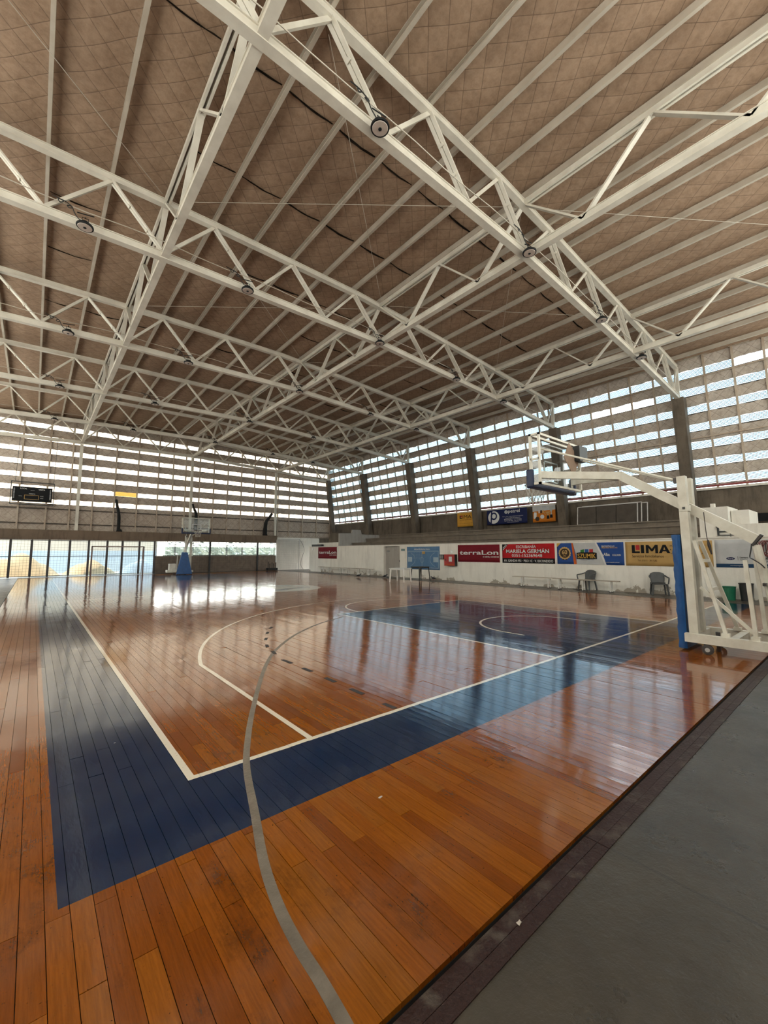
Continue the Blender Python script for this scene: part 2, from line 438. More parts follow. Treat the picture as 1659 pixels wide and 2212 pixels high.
# text -> mesh in the plane: right vector R, up vector U, fitted to a box
def lettering(body, parent, c, R, U, w, h, mat, name='lettering', bold=0.0, thick=0.0):
    cu = bpy.data.curves.new('t', 'FONT'); cu.body = body; cu.size = 1.0; cu.offset = bold
    cu.resolution_u = 3; cu.align_x = 'CENTER'
    ob = bpy.data.objects.new('t', cu); col.objects.link(ob)
    dg = bpy.context.evaluated_depsgraph_get(); me = bpy.data.meshes.new_from_object(ob.evaluated_get(dg))
    bpy.data.objects.remove(ob); bpy.data.curves.remove(cu)
    if not me.vertices: return None
    xs = [v.co.x for v in me.vertices]; ys = [v.co.y for v in me.vertices]
    sx_ = w/(max(xs)-min(xs)); sy_ = h/(max(ys)-min(ys)); mx, my = (max(xs)+min(xs))/2, (max(ys)+min(ys))/2
    R = Vector(R); U = Vector(U); c = Vector(c) - origin(parent)
    for v in me.vertices: v.co = c + R*((v.co.x-mx)*sx_) + U*((v.co.y-my)*sy_)
    me.materials.clear(); me.materials.append(M[mat]); me.name = name
    o = bpy.data.objects.new(name, me); col.objects.link(o); o.parent = parent
    ORIG[o.name] = origin(parent)
    return o

# ------------------------------------------------------------------ hall dimensions
TY = [2.15+6*i for i in range(5)] + [31.85]
RX = 8.45; PP = 1.215
ZB = [(-4.6, 9.0), (1.16, 9.22), (8.45, 9.33), (15.7, 9.0), (21.3, 8.62)]
ZT = [(-4.6, 10.5), (2.3, 10.74), (7.4, 10.80), (10.5, 10.68), (17.7, 10.28), (21.3, 10.05)]
zb = lambda x: lerp_tab(ZB, x)
zt = lambda x: lerp_tab(ZT, x)
YN, YF = -4.4, 32.3

# ------------------------------------------------------------------ floors
fl = obj('floor', MB().box(-1.6, 15.45, -2.03, 31.2, -0.10, -0.022), 'subfloor', kind='structure')
ORIG[fl.name] = Vector(fl.location)
XR0 = -0.825 - 0.0857*9; NR = int((15.45-XR0)/0.0857)
planks = []
for i in range(NR):
    x0 = XR0 + 0.0857*i; L = 1.7
    y = (-0.83 if i % 2 else -1.25) - L*3 + random.uniform(-0.03, 0.03)
    cuts = []
    while y < 31.2:
        if -2.03 < y < 31.2: cuts.append(y)
        y += L
    ys = [-2.03] + cuts + [31.2]
    for a, b in zip(ys, ys[1:]):
        if b-a > 0.02: planks.append((x0, a+0.0014, b-0.0014))
FWD = Vector((0.6415, 0.761, 0)); RGT = Vector((0.764, -0.645, 0))
def size_in_view(pk):
    c = Vector((pk[0]+0.043, max(pk[1], min(pk[2], -1.2)), 0)) - CAM
    d = c.dot(FWD)
    if d < 0.15 or abs(c.dot(RGT))/d > 1.0 or 1.56/d > 1.45: return 99 + c.length
    return c.length
planks.sort(key=size_in_view)
shared = {}
def plank_mesh(length):
    k = round(length, 3)
    if k not in shared:
        shared[k] = MB().box(0.0010, 0.0842, 0, k, -0.02, 0).mesh('plank', 'court_board')
    return shared[k]
for x0, a, b in planks[:300]:
    inst('plank', plank_mesh(b-a), (x0, a, random.uniform(-0.0006, 0.0)), fl, (random.gauss(0, .0006), random.gauss(0, .0050), 0))
pf = MB(); rnd = []
for x0, a, b in planks[300:]:
    z = random.uniform(-0.0006, 0.0); q = random.gauss(0, .00021); e = random.gauss(0, .0005)
    pf.add([(x0+.0010,a,-.02),(x0+.0842,a,-.02),(x0+.0842,b,-.02),(x0+.0010,b,-.02),(x0+.0010,a,z-q-e),(x0+.0842,a,z+q-e),(x0+.0842,b,z+q+e),(x0+.0010,b,z-q+e)],
           [(4,5,6,7),(0,1,5,4),(1,2,6,5),(2,3,7,6),(3,0,4,7)])
    rnd += [random.random()]*5
po = obj('plank_field', pf, 'court_board_far', fl, fix=False, kind='stuff')
at = po.data.attributes.new('rnd', 'FLOAT', 'FACE'); at.data.foreach_set('value', rnd)

def ribbon(pts, w, z):
    mb = MB(); n = len(pts); P = [Vector((p[0], p[1], 0)) for p in pts]
    vs = []
    for i in range(n):
        d = (P[min(i+1, n-1)]-P[max(i-1, 0)]).normalized(); r = Vector((d.y, -d.x, 0))
        vs += [P[i]-r*w/2+Vector((0,0,z)), P[i]+r*w/2+Vector((0,0,z))]
    vs2 = [v-Vector((0,0,z-0.0004)) for v in vs]
    fs = [(2*i, 2*i+1, 2*i+3, 2*i+2) for i in range(n-1)]
    o = len(vs)
    fs += [(2*i, 2*i+2, o+2*i+2, o+2*i) for i in range(n-1)] + [(2*i+1, o+2*i+1, o+2*i+3, 2*i+3) for i in range(n-1)]
    return mb.add(vs+vs2, fs)
def smooth_path(pts, k=6):
    out = []
    for i in range(len(pts)-1):
        p0, p1, p2, p3 = (Vector(pts[max(i-1,0)]), Vector(pts[i]), Vector(pts[i+1]), Vector(pts[min(i+2, len(pts)-1)]))
        for j in range(k):
            t = j/k
            out.append(0.5*((2*p1)+(p2-p0)*t+(2*p0-5*p1+4*p2-p3)*t*t+(3*p1-p0-3*p2+p3)*t**3))
    return out + [Vector(pts[-1])]
gp = [(-0.08,-2.03),(-0.07,-1.93),(-0.06,-1.78),(-0.055,-1.6),(-0.03,-1.37),(0.03,-1.09),(0.15,-0.7),(0.32,-0.15),(0.5,0.28),(0.77,0.84),(1.26,1.77),(1.7,2.53),(2.2,3.24),(2.99,4.09),(3.96,4.83),(4.91,5.3)]
obj('curved_tape', ribbon(smooth_path(gp), 0.050, 0.0016), 'tape_grey', fl, label='worn grey tape curving across the court')
for (xa, ya), (xb, yb) in [((1.91,0.02),(1.91,0.20)),((1.92,0.56),(1.92,0.80)),((1.925,1.12),(1.925,1.35)),((1.935,1.69),(1.93,1.92)),((1.93,2.23),(1.92,2.51)),
                           ((1.99,2.9),(2.04,3.1)),((2.10,3.41),(2.17,3.60)),((2.31,3.96),(2.41,4.14)),((2.57,4.48),(2.68,4.66)),((2.85,4.97),(2.98,5.12))]:
    obj('tape_dash', ribbon([(xa, ya), (xb, yb)], 0.055, 0.0018), 'tape_dark', fl)

cf = MB()
cf.box(-5.2, 24, YN, -2.13, -0.3, -0.022); cf.box(-5.2, 24, -2.13, -2.05, -0.3, -0.09); cf.box(-5.2, -1.62, -2.05, YF, -0.3, -0.03)
cf.box(15.47, 22.4, -2.05, YF, -0.3, -0.004); cf.box(-1.62, 15.47, 31.22, YF, -0.3, -0.004)
obj('floor', cf, 'slab_concrete', kind='structure')
kb = MB()
for k in range(10):
    xs, xe = 1.49+2.98*(k-2), 1.49+2.98*(k-1)-0.006
    for ya, yb in ((-2.110, -2.046), (-2.172, -2.112)): kb.box(xs, xe, ya, yb, -0.09, -0.016+random.uniform(-.002,.002))
obj('trim_1', kb, 'kerb_paint', kind='structure')

# ------------------------------------------------------------------ roof
ce = root('ceiling', (RX, 14, 10.0), kind='structure')
XP = [RX+PP*k for k in range(-10, 11)]
def roof_pt(a, b):
    x = -4.8 + (22.0+4.8)*a; y = YN + (YF+0.1-YN)*b
    k = ((x-RX)/PP) % 1.0
    sag = 0.045*math.sin(math.pi*k)**2 + 0.018*math.sin(x*3.1+y*1.7)*math.sin(y*2.3-x)
    return (x, y, zt(x) + 0.30 - sag)
rb = MB().grid(roof_pt, 176, 90)
obj('roof_blanket', rb, 'roof_blanket', ce, smooth=True)
obj('roof_sheet', MB().grid(lambda a, b: (-4.9+27.2*a, YN-0.1+37.1*b, zt(-4.9+27.2*a)+0.45), 20, 2), 'outer_metal', ce)
for i, x in enumerate(XP):
    k = i-10
    mb = MB(); z0 = zt(x)+0.085
    prof = [(-.036,0),(.036,0),(.036,.03),(-.022,.03),(-.022,.145),(.036,.145),(.036,.165),(-.036,.165)]
    for dx_ in ((-0.07, 0.07) if k == 0 else (0,)):
        mb.prism([(x+dx_+(a if x > 5 else -a), YN+0.05, z0+b) for a, b in prof], (0, YF-YN-0.1, 0))
    if k in (-6, 0, 6):      # top chord of the long truss sits under this purlin
        pass
    obj('purlin', mb, 'purlin_steel', ce)
for y in (3.86, 6.4, 9.9, 12.4, 15.9, 18.4):                 # open joints between blanket rolls
    for k in range(-8, 6):
        xa, xb = RX+PP*k+0.06, RX+PP*(k+1)-0.06
        if random.random() < (0.85 if y < 7 else 0.45):
            mb = MB(); n = 8; w = random.uniform(.012, .045)
            up = [(xa+(xb-xa)*j/n, y+random.uniform(-.010,.010)+w*(.5+.5*math.sin(math.pi*j/n)**.5)) for j in range(n+1)]
            dn = [(xa+(xb-xa)*j/n, y-0.012+random.uniform(-.006,.006)) for j in range(n+1)]
            pts = up + dn[::-1]
            mb.prism([(px, py, zt(px)+0.30-0.045*math.sin(math.pi*(((px-RX)/PP) % 1))**2-0.030) for px, py in pts], (0,0,0.006))
            obj('blanket_joint', mb, 'joint_dark', ce)
for a, b in [((1.4,7.9),(8.3,2.4)),((8.3,2.4),(15.5,-3.2)),((2.5,2.4),(8.3,7.9)),((-3.5,3.8),(1.0,7.9)),((1.4,13.9),(8.3,8.5)),((2.5,8.5),(8.3,13.9)),
             ((8.7,7.9),(15.5,2.4)),((8.7,2.4),(15.5,7.9)),((8.7,13.9),(15.5,8.5)),((15.9,2.4),(21,7.9)),((15.9,7.9),(21,2.4))]:
    obj('brace_rod', MB().tube([(a[0],a[1],zt(a[0])+0.02),(b[0],b[1],zt(b[0])+0.02)], 0.007, 5), 'purlin_steel', ce)

# ------------------------------------------------------------------ cross trusses
def diag(p, q, batten, y):
    mb = MB()
    if batten:
        for s in (-0.05, 0.05): mb.beam((p[0], y+s, p[1]), (q[0], y+s, q[1]), 0.035, 0.085, (0,1,0))
        for t in (0.33, 0.66):
            c = Vector((p[0]+(q[0]-p[0])*t, y, p[1]+(q[1]-p[1])*t)); d = Vector((q[0]-p[0], 0, q[1]-p[1])).normalized()
            mb.beam(c-d*0.03, c+d*0.03, 0.10, 0.09, (0,1,0) if False else d.cross(Vector((0,1,0))))
    else:
        mb.beam((p[0], y, p[1]), (q[0], y, q[1]), 0.08, 0.06, (0,1,0))
    return mb
def cross_truss(y, label):
    t = root('roof_truss', (RX, y, 8.6), label, 'truss', 'white cross trusses under the roof')
    xe0, xe1 = -4.5, 21.25
    def chord(tab, w, h, name, dz):
        mb = MB(); xs = [xe0] + [a for a, _ in tab if xe0 < a < xe1] + [xe1]
        for a, b in zip(xs, xs[1:]):
            za, z2 = lerp_tab(tab, a)+dz, lerp_tab(tab, b)+dz
            # channel look: two flanges and a recessed web
            mb.beam((a, y, za), (b, y, z2), w*0.72, h*0.94)
            for s in (-1, 1):
                mb.beam((a, y, za+s*h*0.44), (b, y, z2+s*h*0.44), w, h*0.12)
        return obj(name, mb, 'steel_white', t)
    chord(ZB, 0.17, 0.19, 'bottom_chord', 0.0)
    chord(ZT, 0.16, 0.17, 'top_chord', 0.0)
    for k in range(-10, 10):
        xa, xb = RX+PP*k, RX+PP*(k+1)
        if k % 2: p, q, bt = (xa, zt(xa)-0.06), (xb, zb(xb)+0.08), True
        else: p, q, bt = (xa, zb(xa)+0.08), (xb, zt(xb)-0.06), False
        obj('diagonal', diag(p, q, bt, y), 'steel_white', t)
    xl = RX+PP*10
    obj('diagonal', diag((xl, zb(xl)+.08), (xe1, zt(xe1)-.06), False, y), 'steel_white', t)
    for xx in (xe0, xe1):
        obj('end_post', MB().beam((xx, y, zb(xx)-0.02), (xx, y, zt(xx)), 0.12, 0.16, (0,1,0)), 'steel_white', t)
    obj('conduit', MB().tube([(x_, y-0.13, zb(x_)+0.30+0.03*math.sin(x_*2)) for x_ in [xe0+0.8*i for i in range(32)]], 0.012, 5), 'purlin_steel', t)
    return t
T1 = cross_truss(TY[0], 'white steel cross truss nearest the camera, running to the top left')
for i, wd_ in ((1, 'second from the camera'), (2, 'third from the camera, mid hall'), (3, 'fourth from the camera'), (4, 'fifth from the camera, last before the striped gable'), (5, 'against the striped far gable wall')):
    c = copy_tree(T1, None, (0, TY[i]-TY[0], 0)); c['label'] = 'white steel cross truss, ' + wd_

def long_truss(x, y0, y1, label):
    zb_, zt_ = zb(x)+0.02, zt(x)+0.02
    t = root('long_truss', (x, (y0+y1)/2, zb_-0.1), label, 'truss', 'white lengthwise trusses')
    mb = MB()
    for s in (-1, 1): mb.beam((x, y0, zb_+s*0.085), (x, y1, zb_+s*0.085), 0.17, 0.02)
    mb.beam((x, y0, zb_), (x, y1, zb_), 0.13, 0.18)
    obj('bottom_chord', mb, 'steel_white', t)
    mb = MB()
    for s in (-0.05, 0.05): mb.beam((x+s, y0, zt_), (x+s, y1, zt_), 0.05, 0.13)
    obj('top_chord', mb, 'steel_white', t)
    y = 2.15 - 6.0
    while y < y1-0.5:
        for a, b, c, d in ((y, zt_, y+1.5, zb_), (y+1.5, zb_, y+3, zt_)):
            if b > c and False: pass
            if a >= y0-0.1 and c <= y1+0.1:
                obj('diagonal', MB().beam((x, a, b), (x, c, d), 0.045, 0.13, (1,0,0)), 'steel_white', t)
        y += 3.0
    return t
long_truss(RX+PP*-6, -3.85, 32.0, 'white lengthwise truss left of the hall centre, steep at upper left')
long_truss(RX, -3.85, 32.0, 'white lengthwise truss under the roof ridge, meeting the middle lamps')
long_truss(RX+PP*6, -3.85, 32.0, 'white lengthwise truss nearest the concrete columns')

# ------------------------------------------------------------------ high-bay lamps
def make_lamp(loc, side=1):
    x, y, z = loc
    t = root('ceiling_light', (x, y, z-0.04))
    obj('housing', MB().lathe((x, y, z), [(0.165,-.02),(0.172,0.0),(0.165,.025),(0.10,.05),(0.085,.10),(0.04,.115)], 24), 'lamp_body', t)
    obj('lens', MB().lathe((x, y, z), [(0.02,-.032),(0.135,-.028),(0.145,-.016)], 24), 'lamp_lens', t)
    obj('sensor', MB().lathe((x, y, z), [(0.012,-.045),(0.03,-.04),(0.034,-.03)], 12), 'lamp_body', t)
    mb = MB().tube([(x-.06,y,z+.08),(x-.06,y,z+.20),(x+.06,y,z+.20),(x+.06,y,z+.08)], 0.008, 6)
    mb.tube([(x,y,z+.2),(x,y+.12,z+.30)], 0.012, 6); mb.tube([(x-.16,y+.02,z+.28),(x+.16,y+.02,z+.34)], 0.012, 6)
    obj('bracket', mb, 'lamp_body', t)
    pts = [(x-.05,y,z+.1),(x-.13,y-.02,z+.12),(x-.20,y,z+.22),(x-.26,y+.02,z+.36),(x-.34,y,z+.33),(x-.30,y-.03,z+.27),(x-.25,y,z+.34),(x-.38,y+.02,z+.42),(x-.5,y,z+.40),(x-.47,y,z+.34),(x-.42,y,z+.40),(x-.62,y+.04,z+.46)]
    pts = [(x+(p[0]-x)*side, p[1], p[2]) for p in pts]
    obj('cable', MB().tube([tuple(p) for p in smooth_path(pts, 5)], 0.011, 5), 'black_paint', t)
    return t
LX = [-0.52, 3.3, 8.25, 12.55, 16.03]
TW = ['nearest', 'second', 'third', 'fourth', 'fifth']
LW = ['leftmost', 'second from left', 'middle', 'second from right', 'rightmost']
protos = {}
for i in range(5):
    for j, x in enumerate(LX):
        if i == 0 and j == 0: continue
        y = TY[i]-0.22; z = zb(x)-0.15
        side = -1 if j == 4 else 1           # the rightmost lamps trail their cable to the right
        if side not in protos:
            o = make_lamp((x, y, z), side); protos[side] = (o, Vector((x, y, z)))
        else:
            o = copy_tree(protos[side][0], None, Vector((x, y, z))-protos[side][1])
        tag(o, 'round black high-bay lamp on the %s cross truss, %s' % (TW[i], LW[j] if i else ['', 'leftmost', 'second from left', 'second from right', 'rightmost'][j]), 'lamp', 'round high-bay lamps')

# ------------------------------------------------------------------ right side: cladding, columns, bleachers
LEAN = 0.165
cx = lambda z: 22.55 - LEAN*(z-3.1)
def blanket_band(fn_pos, u0, u1, z0, z1, rag, n, bulge):
    """soft band between girts; fn_pos(u, z, out) gives world point"""
    mb = MB(); jit = [random.uniform(-rag, rag*0.3) for _ in range(n+1)]; jb = [random.uniform(-rag*0.4, rag*0.4) for _ in range(n+1)]
    def fn(a, b):
        i = round(a*n); u = u0+(u1-u0)*a
        lo = z0+jb[i]; hi = z1+jit[i]
        return fn_pos(u, lo+(hi-lo)*b, bulge*math.sin(math.pi*b)**0.7*(0.7+0.3*math.sin(u*5.1)))
    return mb.grid(fn, n, 6)
wr = root('wall_right', (22.4, 14, 4.4), kind='structure')
NB = 7; S0, SP, SH = 4.66, 0.808, 0.32
mY = [2.15+1.0*k for k in range(-6, 31)]
posr = lambda u, z, out: (cx(z)-0.02-out, u, z)
sheets = {}
def panel_sheet(w, slope, axis, mats):
    """one pane of corrugated sheeting: flat skin and dark fold lines, origin at its lower corner"""
    k = (round(w, 3), slope, axis, tuple(mats))
    if k in sheets: return sheets[k]
    mb = MB(); H = SH if axis == 'y' else 0.33
    def P(u, z, d): return (-slope*z - d, u, z) if axis == 'y' else (u, -d, z)
    mb.add([P(0,0,0), P(w,0,0), P(w,H,0), P(0,H,0)], [(0,1,2,3)], 0)
    for r in (0.16, 0.33, 0.5, 0.67, 0.84):
        z = H*r
        vs = [P(0,z-.013,.004), P(w,z-.013,.004), P(w,z+.013,.004), P(0,z+.013,.004), P(0,z-.013,.016), P(w,z-.013,.016), P(w,z+.013,.016), P(0,z+.013,.016)]
        mb.add(vs, [(4,5,6,7),(0,1,5,4),(2,3,7,6)], 1)
    sheets[k] = mb.mesh('light_sheet', mats, fix=False); return sheets[k]
pm('sheet_fold', (0.22, 0.25, 0.28), (0.16, 0.18, 0.2), 4, 0.5)
pm('sheet_fold_warm', (0.30, 0.24, 0.17), (0.22, 0.17, 0.12), 4, 0.5)
for k in range(NB):
    z = S0+SP*k
    for a, b in zip(mY, mY[1:]):
        if k == 5 and 3.0 < (a+b)/2 < 5.7: continue       # sheets blown off here: bare sky
        if k == 6 and -1.9 < (a+b)/2 < -0.2: continue
        inst('light_sheet', panel_sheet(1.0, LEAN, 'y', ['sheet_cool', 'sheet_fold']), (cx(z)+0.05, a, z), wr)
for k in range(NB+1):
    z0 = S0+SP*(k-1)+SH-0.02; z1 = S0+SP*k-0.03
    if k == 0: z0 = 4.50
    if k == NB: z1 = 10.45
    obj('blanket_band', blanket_band(posr, YN, YF, z0, z1, 0.05, 220, 0.03), 'side_blanket', wr, smooth=True)
    if k < NB: obj('girt', MB().beam((cx(z1)+0.03, YN, z1-0.015), (cx(z1)+0.03, YF, z1-0.015), 0.06, 0.07), 'girt_dark', wr)
for y in mY[:-1]:
    if abs((y-2.15) % 6) < 0.01: 
        y += 0.32
    obj('mullion', MB().beam((cx(4.42)-0.07, y, 4.42), (cx(10.4)-0.07, y, 10.4), 0.075, 0.08, (0,1,0)), 'mullion_steel', wr)
for z in (6.72, 9.40):
    obj('rail', MB().beam((cx(z)-0.12, YN, z), (cx(z)-0.12, YF, z), 0.04, 0.05), 'mullion_steel', wr)
obj('eave_rail', MB().beam((cx(10.33)-0.1, YN, 10.33), (cx(10.33)-0.1, YF, 10.33), 0.08, 0.05), 'purlin_steel', wr)
obj('red_pipe', MB().tube([(22.24, YN+.1, 4.53), (22.24, YF-.3, 4.53)], 0.05, 10), 'red_paint', wr, smooth=True)
obj('wall_right', MB().box(22.36, 22.7, YN, YF, 2.4, 4.47), 'raw_concrete', kind='structure')
obj('trim_2', MB().box(22.28, 22.36, YN, YF, 4.36, 4.45), 'white_wall_far', kind='structure')
CW = ['nearest the portable basket mast', 'behind the near backboard and net', 'beside the small yellow banner', 'third from the far corner', 'second from the far corner']
for i in range(5):
    y = TY[i]; mb = MB()
    mb.beam((22.10, y, 3.03), (21.35, y, 8.60), 0.46, 0.48, (1,0,0))
    obj('concrete_column', mb, 'raw_concrete', label='leaning grey concrete column ' + CW[i], cat='column', group='leaning concrete columns', kind='structure')
mb = MB().beam((21.9, 31.75, 3.0), (21.2, 31.75, 8.75), 0.34, 0.40, (1,0,0))
obj('corner_column', mb, 'raw_concrete', label='leaning concrete column in the far corner', cat='column', kind='structure')

bl = root('bleacher', (19.5, 9, 0), 'tiered raw concrete bleacher above the white banner wall', 'bleacher')
for xa, z in ((18.2, 2.33), (19.6, 2.70), (21.0, 3.01)):
    n = 7; ys = [0.95+(23.5-0.95)*j/n for j in range(n+1)]
    for a, b in zip(ys, ys[1:]):
        dz = random.uniform(-.012, .012); obj('step_block', MB().box(xa, 22.34, a, b-0.006, z-0.07, z+dz).box(xa+.07, 22.34, a, b-0.006, z-0.45, z-0.07), 'step_concrete', bl)
obj('walkway', MB().box(17.25, 22.34, 0.95, 23.5, 1.7, 1.92), 'step_concrete', bl)
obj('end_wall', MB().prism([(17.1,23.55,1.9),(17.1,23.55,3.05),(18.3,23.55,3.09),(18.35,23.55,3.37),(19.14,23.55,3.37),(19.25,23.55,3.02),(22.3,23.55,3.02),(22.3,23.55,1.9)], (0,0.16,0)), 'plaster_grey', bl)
obj('bleacher_block', MB().box(17.26, 19.4, 23.72, 27.1, 1.9, 2.37), 'white_wall_far', label='low pale block behind the far end of the white wall', cat='block')
obj('stair_wall', MB().prism([(19.5,27.2,2.1),(19.5,29.0,2.1),(19.5,28.6,3.35),(19.5,27.2,3.32)], (2.7,0,0)), 'raw_concrete', label='sloped concrete stair wall in the far corner', cat='wall')
obj('black_box', MB().box(16.99, 17.21, 26.05, 27.55, 2.07, 2.24), 'black_paint', label='long black box lying on the far end of the white wall', cat='box')

# white wall with banners
ww = root('wall_right', (17.1, 12, 0), kind='structure')
obj('wall_face', MB().box(17.0, 17.2, -4.3, 16.53, -0.05, 2.03), 'white_wall', ww)
obj('wall_face', MB().box(17.0, 17.2, 18.13, 27.95, -0.05, 2.03), 'white_wall', ww)
obj('lintel', MB().box(17.0, 17.2, 16.53, 18.13, 1.97, 2.03), 'white_wall', ww)
obj('coping', MB().box(16.97, 17.23, -4.3, 27.97, 2.03, 2.07), 'white_wall_far', ww)
dr = root('door_1', (17.2, 17.3, 0), kind='structure')
obj('door_leaf', MB().box(17.19, 17.23, 16.53, 18.13, 0.0, 1.97), 'plaster_grey', dr)
obj('door_handle', MB().box(17.15, 17.19, 16.72, 16.76, 0.95, 1.07), 'dark_steel', dr)
# white block at the near end
obj('wall_block', MB().box(17.25, 18.9, 0.0, 0.82, 2.05, 3.13), 'white_wall_far', label='white masonry block on the wall behind the near basket', cat='block')
obj('chimney_stub', MB().box(17.4, 17.55, 0.38, 0.50, 3.13, 3.27), 'white_wall_far', label='small white stub on top of the white masonry block', cat='block')
obj('side_block', MB().box(17.6, 19.2, -0.5, -0.02, 2.52, 3.0), 'white_wall_far', label='pale grey block right of the white masonry block', cat='block')
obj('parapet', MB().box(17.3, 17.5, -4.2, -0.03, 2.07, 2.50), 'white_wall_far', label='low white parapet right of the white masonry block', cat='parapet')
ob_ = obj('dark_banner', MB().box(21.9, 21.93, -3.6, 0.42, 2.82, 3.16), 'print_blackp', label='long dark banner low on the concrete wall, far right', cat='banner')

# ------------------------------------------------------------------ banners
class Banner:
    def __init__(s, name, yl, yr, z0, z1, x, mat, label, lean=0.0):
        s.yl, s.yr, s.z0, s.z1, s.x, s.lean = yl, yr, z0, z1, x, lean; s.k = 0
        s.r = root(name, (x, (yl+yr)/2, z0), label, 'banner')
        mb = MB().grid(lambda a, b: s.pt(a, b, 0.0018*math.sin(a*23+b*4)+0.0015*math.sin(b*9)), 24, 6)
        cl = obj('cloth', mb, mat, s.r, smooth=True)
        md = cl.modifiers.new('thick', 'SOLIDIFY'); md.thickness = 0.006; md.offset = 1
    def pt(s, a, b, out=0.0):
        z = s.z0+(s.z1-s.z0)*b
        return Vector((s.x - out - s.lean*(z-s.z0), s.yl+(s.yr-s.yl)*a, z))
    def shape(s, pts, mat, name='print'):
        s.k += 1; o = 0.008+0.0012*s.k
        mb = MB().add([s.pt(a, b, o) for a, b in pts], [tuple(range(len(pts)))])
        return obj(name, mb, mat, s.r, fix=False)
    def disc(s, a, b, r, mat, n=28, r2=None, bumps=0):
        w = abs(s.yr-s.yl); h = s.z1-s.z0
        if r2 is None:
            return s.shape([(a+r*(1+0.05*math.cos(bumps*2*math.pi*i/n*1.0 if bumps else 0))*math.cos(2*math.pi*i/n)/w, b+r*(1+(0.05*math.cos(bumps*2*math.pi*i/n) if bumps else 0))*math.sin(2*math.pi*i/n)/h) for i in range(n)], mat)
        s.k += 1; o = 0.008+0.0012*s.k; mb = MB()
        vs = [s.pt(a+q*math.cos(2*math.pi*i/n)/w, b+q*math.sin(2*math.pi*i/n)/h, o) for q in (r2, r) for i in range(n)]
        mb.add(vs, [(i, (i+1) % n, n+(i+1) % n, n+i) for i in range(n)])
        return obj('print', mb, mat, s.r, fix=False)
    def text(s, body, a0, a1, b0, b1, mat, bold=0.0):
        s.k += 1; o = 0.008+0.0012*s.k
        w = abs(s.yr-s.yl)*(a1-a0); h = (s.z1-s.z0)*(b1-b0)
        U = Vector((-s.lean, 0, 1)).normalized()
        return lettering(body, s.r, s.pt((a0+a1)/2, (b0+b1)/2, o), (0, -1, 0), U, w, h, mat, bold=bold)
WX = 16.995
def terralon(yl, yr, z0, z1, label):
    b = Banner('wall_banner', yl, yr, z0, z1, WX, 'print_maroon', label)
    b.text('terraLon', 0.045, 0.97, 0.42, 0.68, 'print_whitep', 0.02)
    b.text('si sabés, construís', 0.62, 0.98, 0.26, 0.36, 'print_whitep', 0.02)
terralon(26.5, 23.75, 1.09, 2.0, 'maroon banner with white lettering at the far end of the white wall')
terralon(11.74, 9.04, 1.05, 1.96, 'maroon banner with white lettering right of the red fire cabinet')
b = Banner('wall_banner', 8.89, 6.15, 1.04, 1.96, WX, 'print_red', 'red banner with black bottom strip and white phone number')
b.shape([(0,0),(1,0),(1,.26),(0,.26)], 'print_blackp'); b.shape([(0,.62),(.13,1),(0,1)], 'print_blackp')
b.shape([(.015,.80),(.075,.965),(.088,.965),(.02,.77)], 'print_whitep'); b.shape([(.012,.70),(.10,.95),(.11,.95),(.018,.675)], 'print_whitep')
b.text('ESCRIBANÍA', .29, .67, .78, .96, 'print_whitep', 0.01)
b.text('MARIELA GERMÁN', .08, .91, .52, .77, 'print_blackp', 0.035); b.text('MARIELA GERMÁN', .085, .905, .525, .765, 'print_whitep', 0.02)
b.text('0351-152369648', .20, .78, .32, .48, 'print_whitep', 0.01)
b.text('AV. GANDHI 951 · PISO 1C · V. ESCONDIDO', .035, .97, .06, .19, 'print_whitep', 0.015)
b = Banner('wall_banner', 6.04, 3.28, 1.04, 1.96, WX, 'print_royal', 'blue, orange and grey banner with gold seal and tricolour flags')
b.shape([(.24,1),(.27,0),(.315,0),(.265,1)], 'print_orange'); b.shape([(.265,1),(.31,.4),(.315,0),(.73,0),(.68,.45),(.60,1)], 'print_palegrey')
b.shape([(.60,1),(.68,.45),(.73,0),(.755,0),(.71,.45),(.625,1)], 'print_whitep')
b.shape([(0,.8),(.07,1),(0,1)], 'print_szgold')
b.shape([(.085,.20),(.11,.20),(.115,.32),(.09,.32)], 'print_brownp'); b.shape([(.14,.20),(.17,.20),(.165,.32),(.135,.32)], 'print_brownp')
b.disc(.128, .52, .27, 'print_gold', 64, bumps=16); b.disc(.128, .52, .205, 'print_brownp'); b.text('60', .085, .17, .46, .68, 'print_gold', 0.02); b.text('años', .105, .15, .36, .43, 'print_gold', 0.01)
for k, m_ in enumerate(('greenp', 'bluep', 'redp')): b.shape([(.38+.067*k,.50),(.435+.067*k,.50),(.438+.067*k,.70),(.382+.067*k,.70 if k else .67)], 'print_'+m_)
b.shape([(.32,.25),(.625,.25),(.625,.53),(.58,.56),(.37,.56),(.32,.53)], 'print_blackp'); b.text('SZUMIK', .335, .61, .29, .50, 'print_szgold', 0.012)
b.text('construimos experiencias', .38, .58, .20, .235, 'print_bluep')
b.text('ENCONTRÁ LAS', .70, .88, .80, .87, 'print_whitep', .02); b.text('MEJORES MARCAS', .70, .92, .72, .79, 'print_gold', .02)
b.text('Alba', .72, .81, .40, .53, 'print_whitep', .02); b.text('COLORIN', .845, .96, .40, .48, 'print_whitep', .01)
b.text('www.szumik.com.ar', .75, .94, .10, .14, 'print_whitep')
b = Banner('wall_banner', 3.22, 0.45, 1.03, 1.96, WX, 'print_sand', 'sand coloured banner with big black letters beside the blue pad')
b.shape([(.085,.52),(.185,.52),(.185,.60),(.125,.60),(.125,.86),(.085,.86)], 'print_blackp'); b.shape([(.135,.66),(.185,.66),(.185,.86),(.135,.86)], 'print_redp')
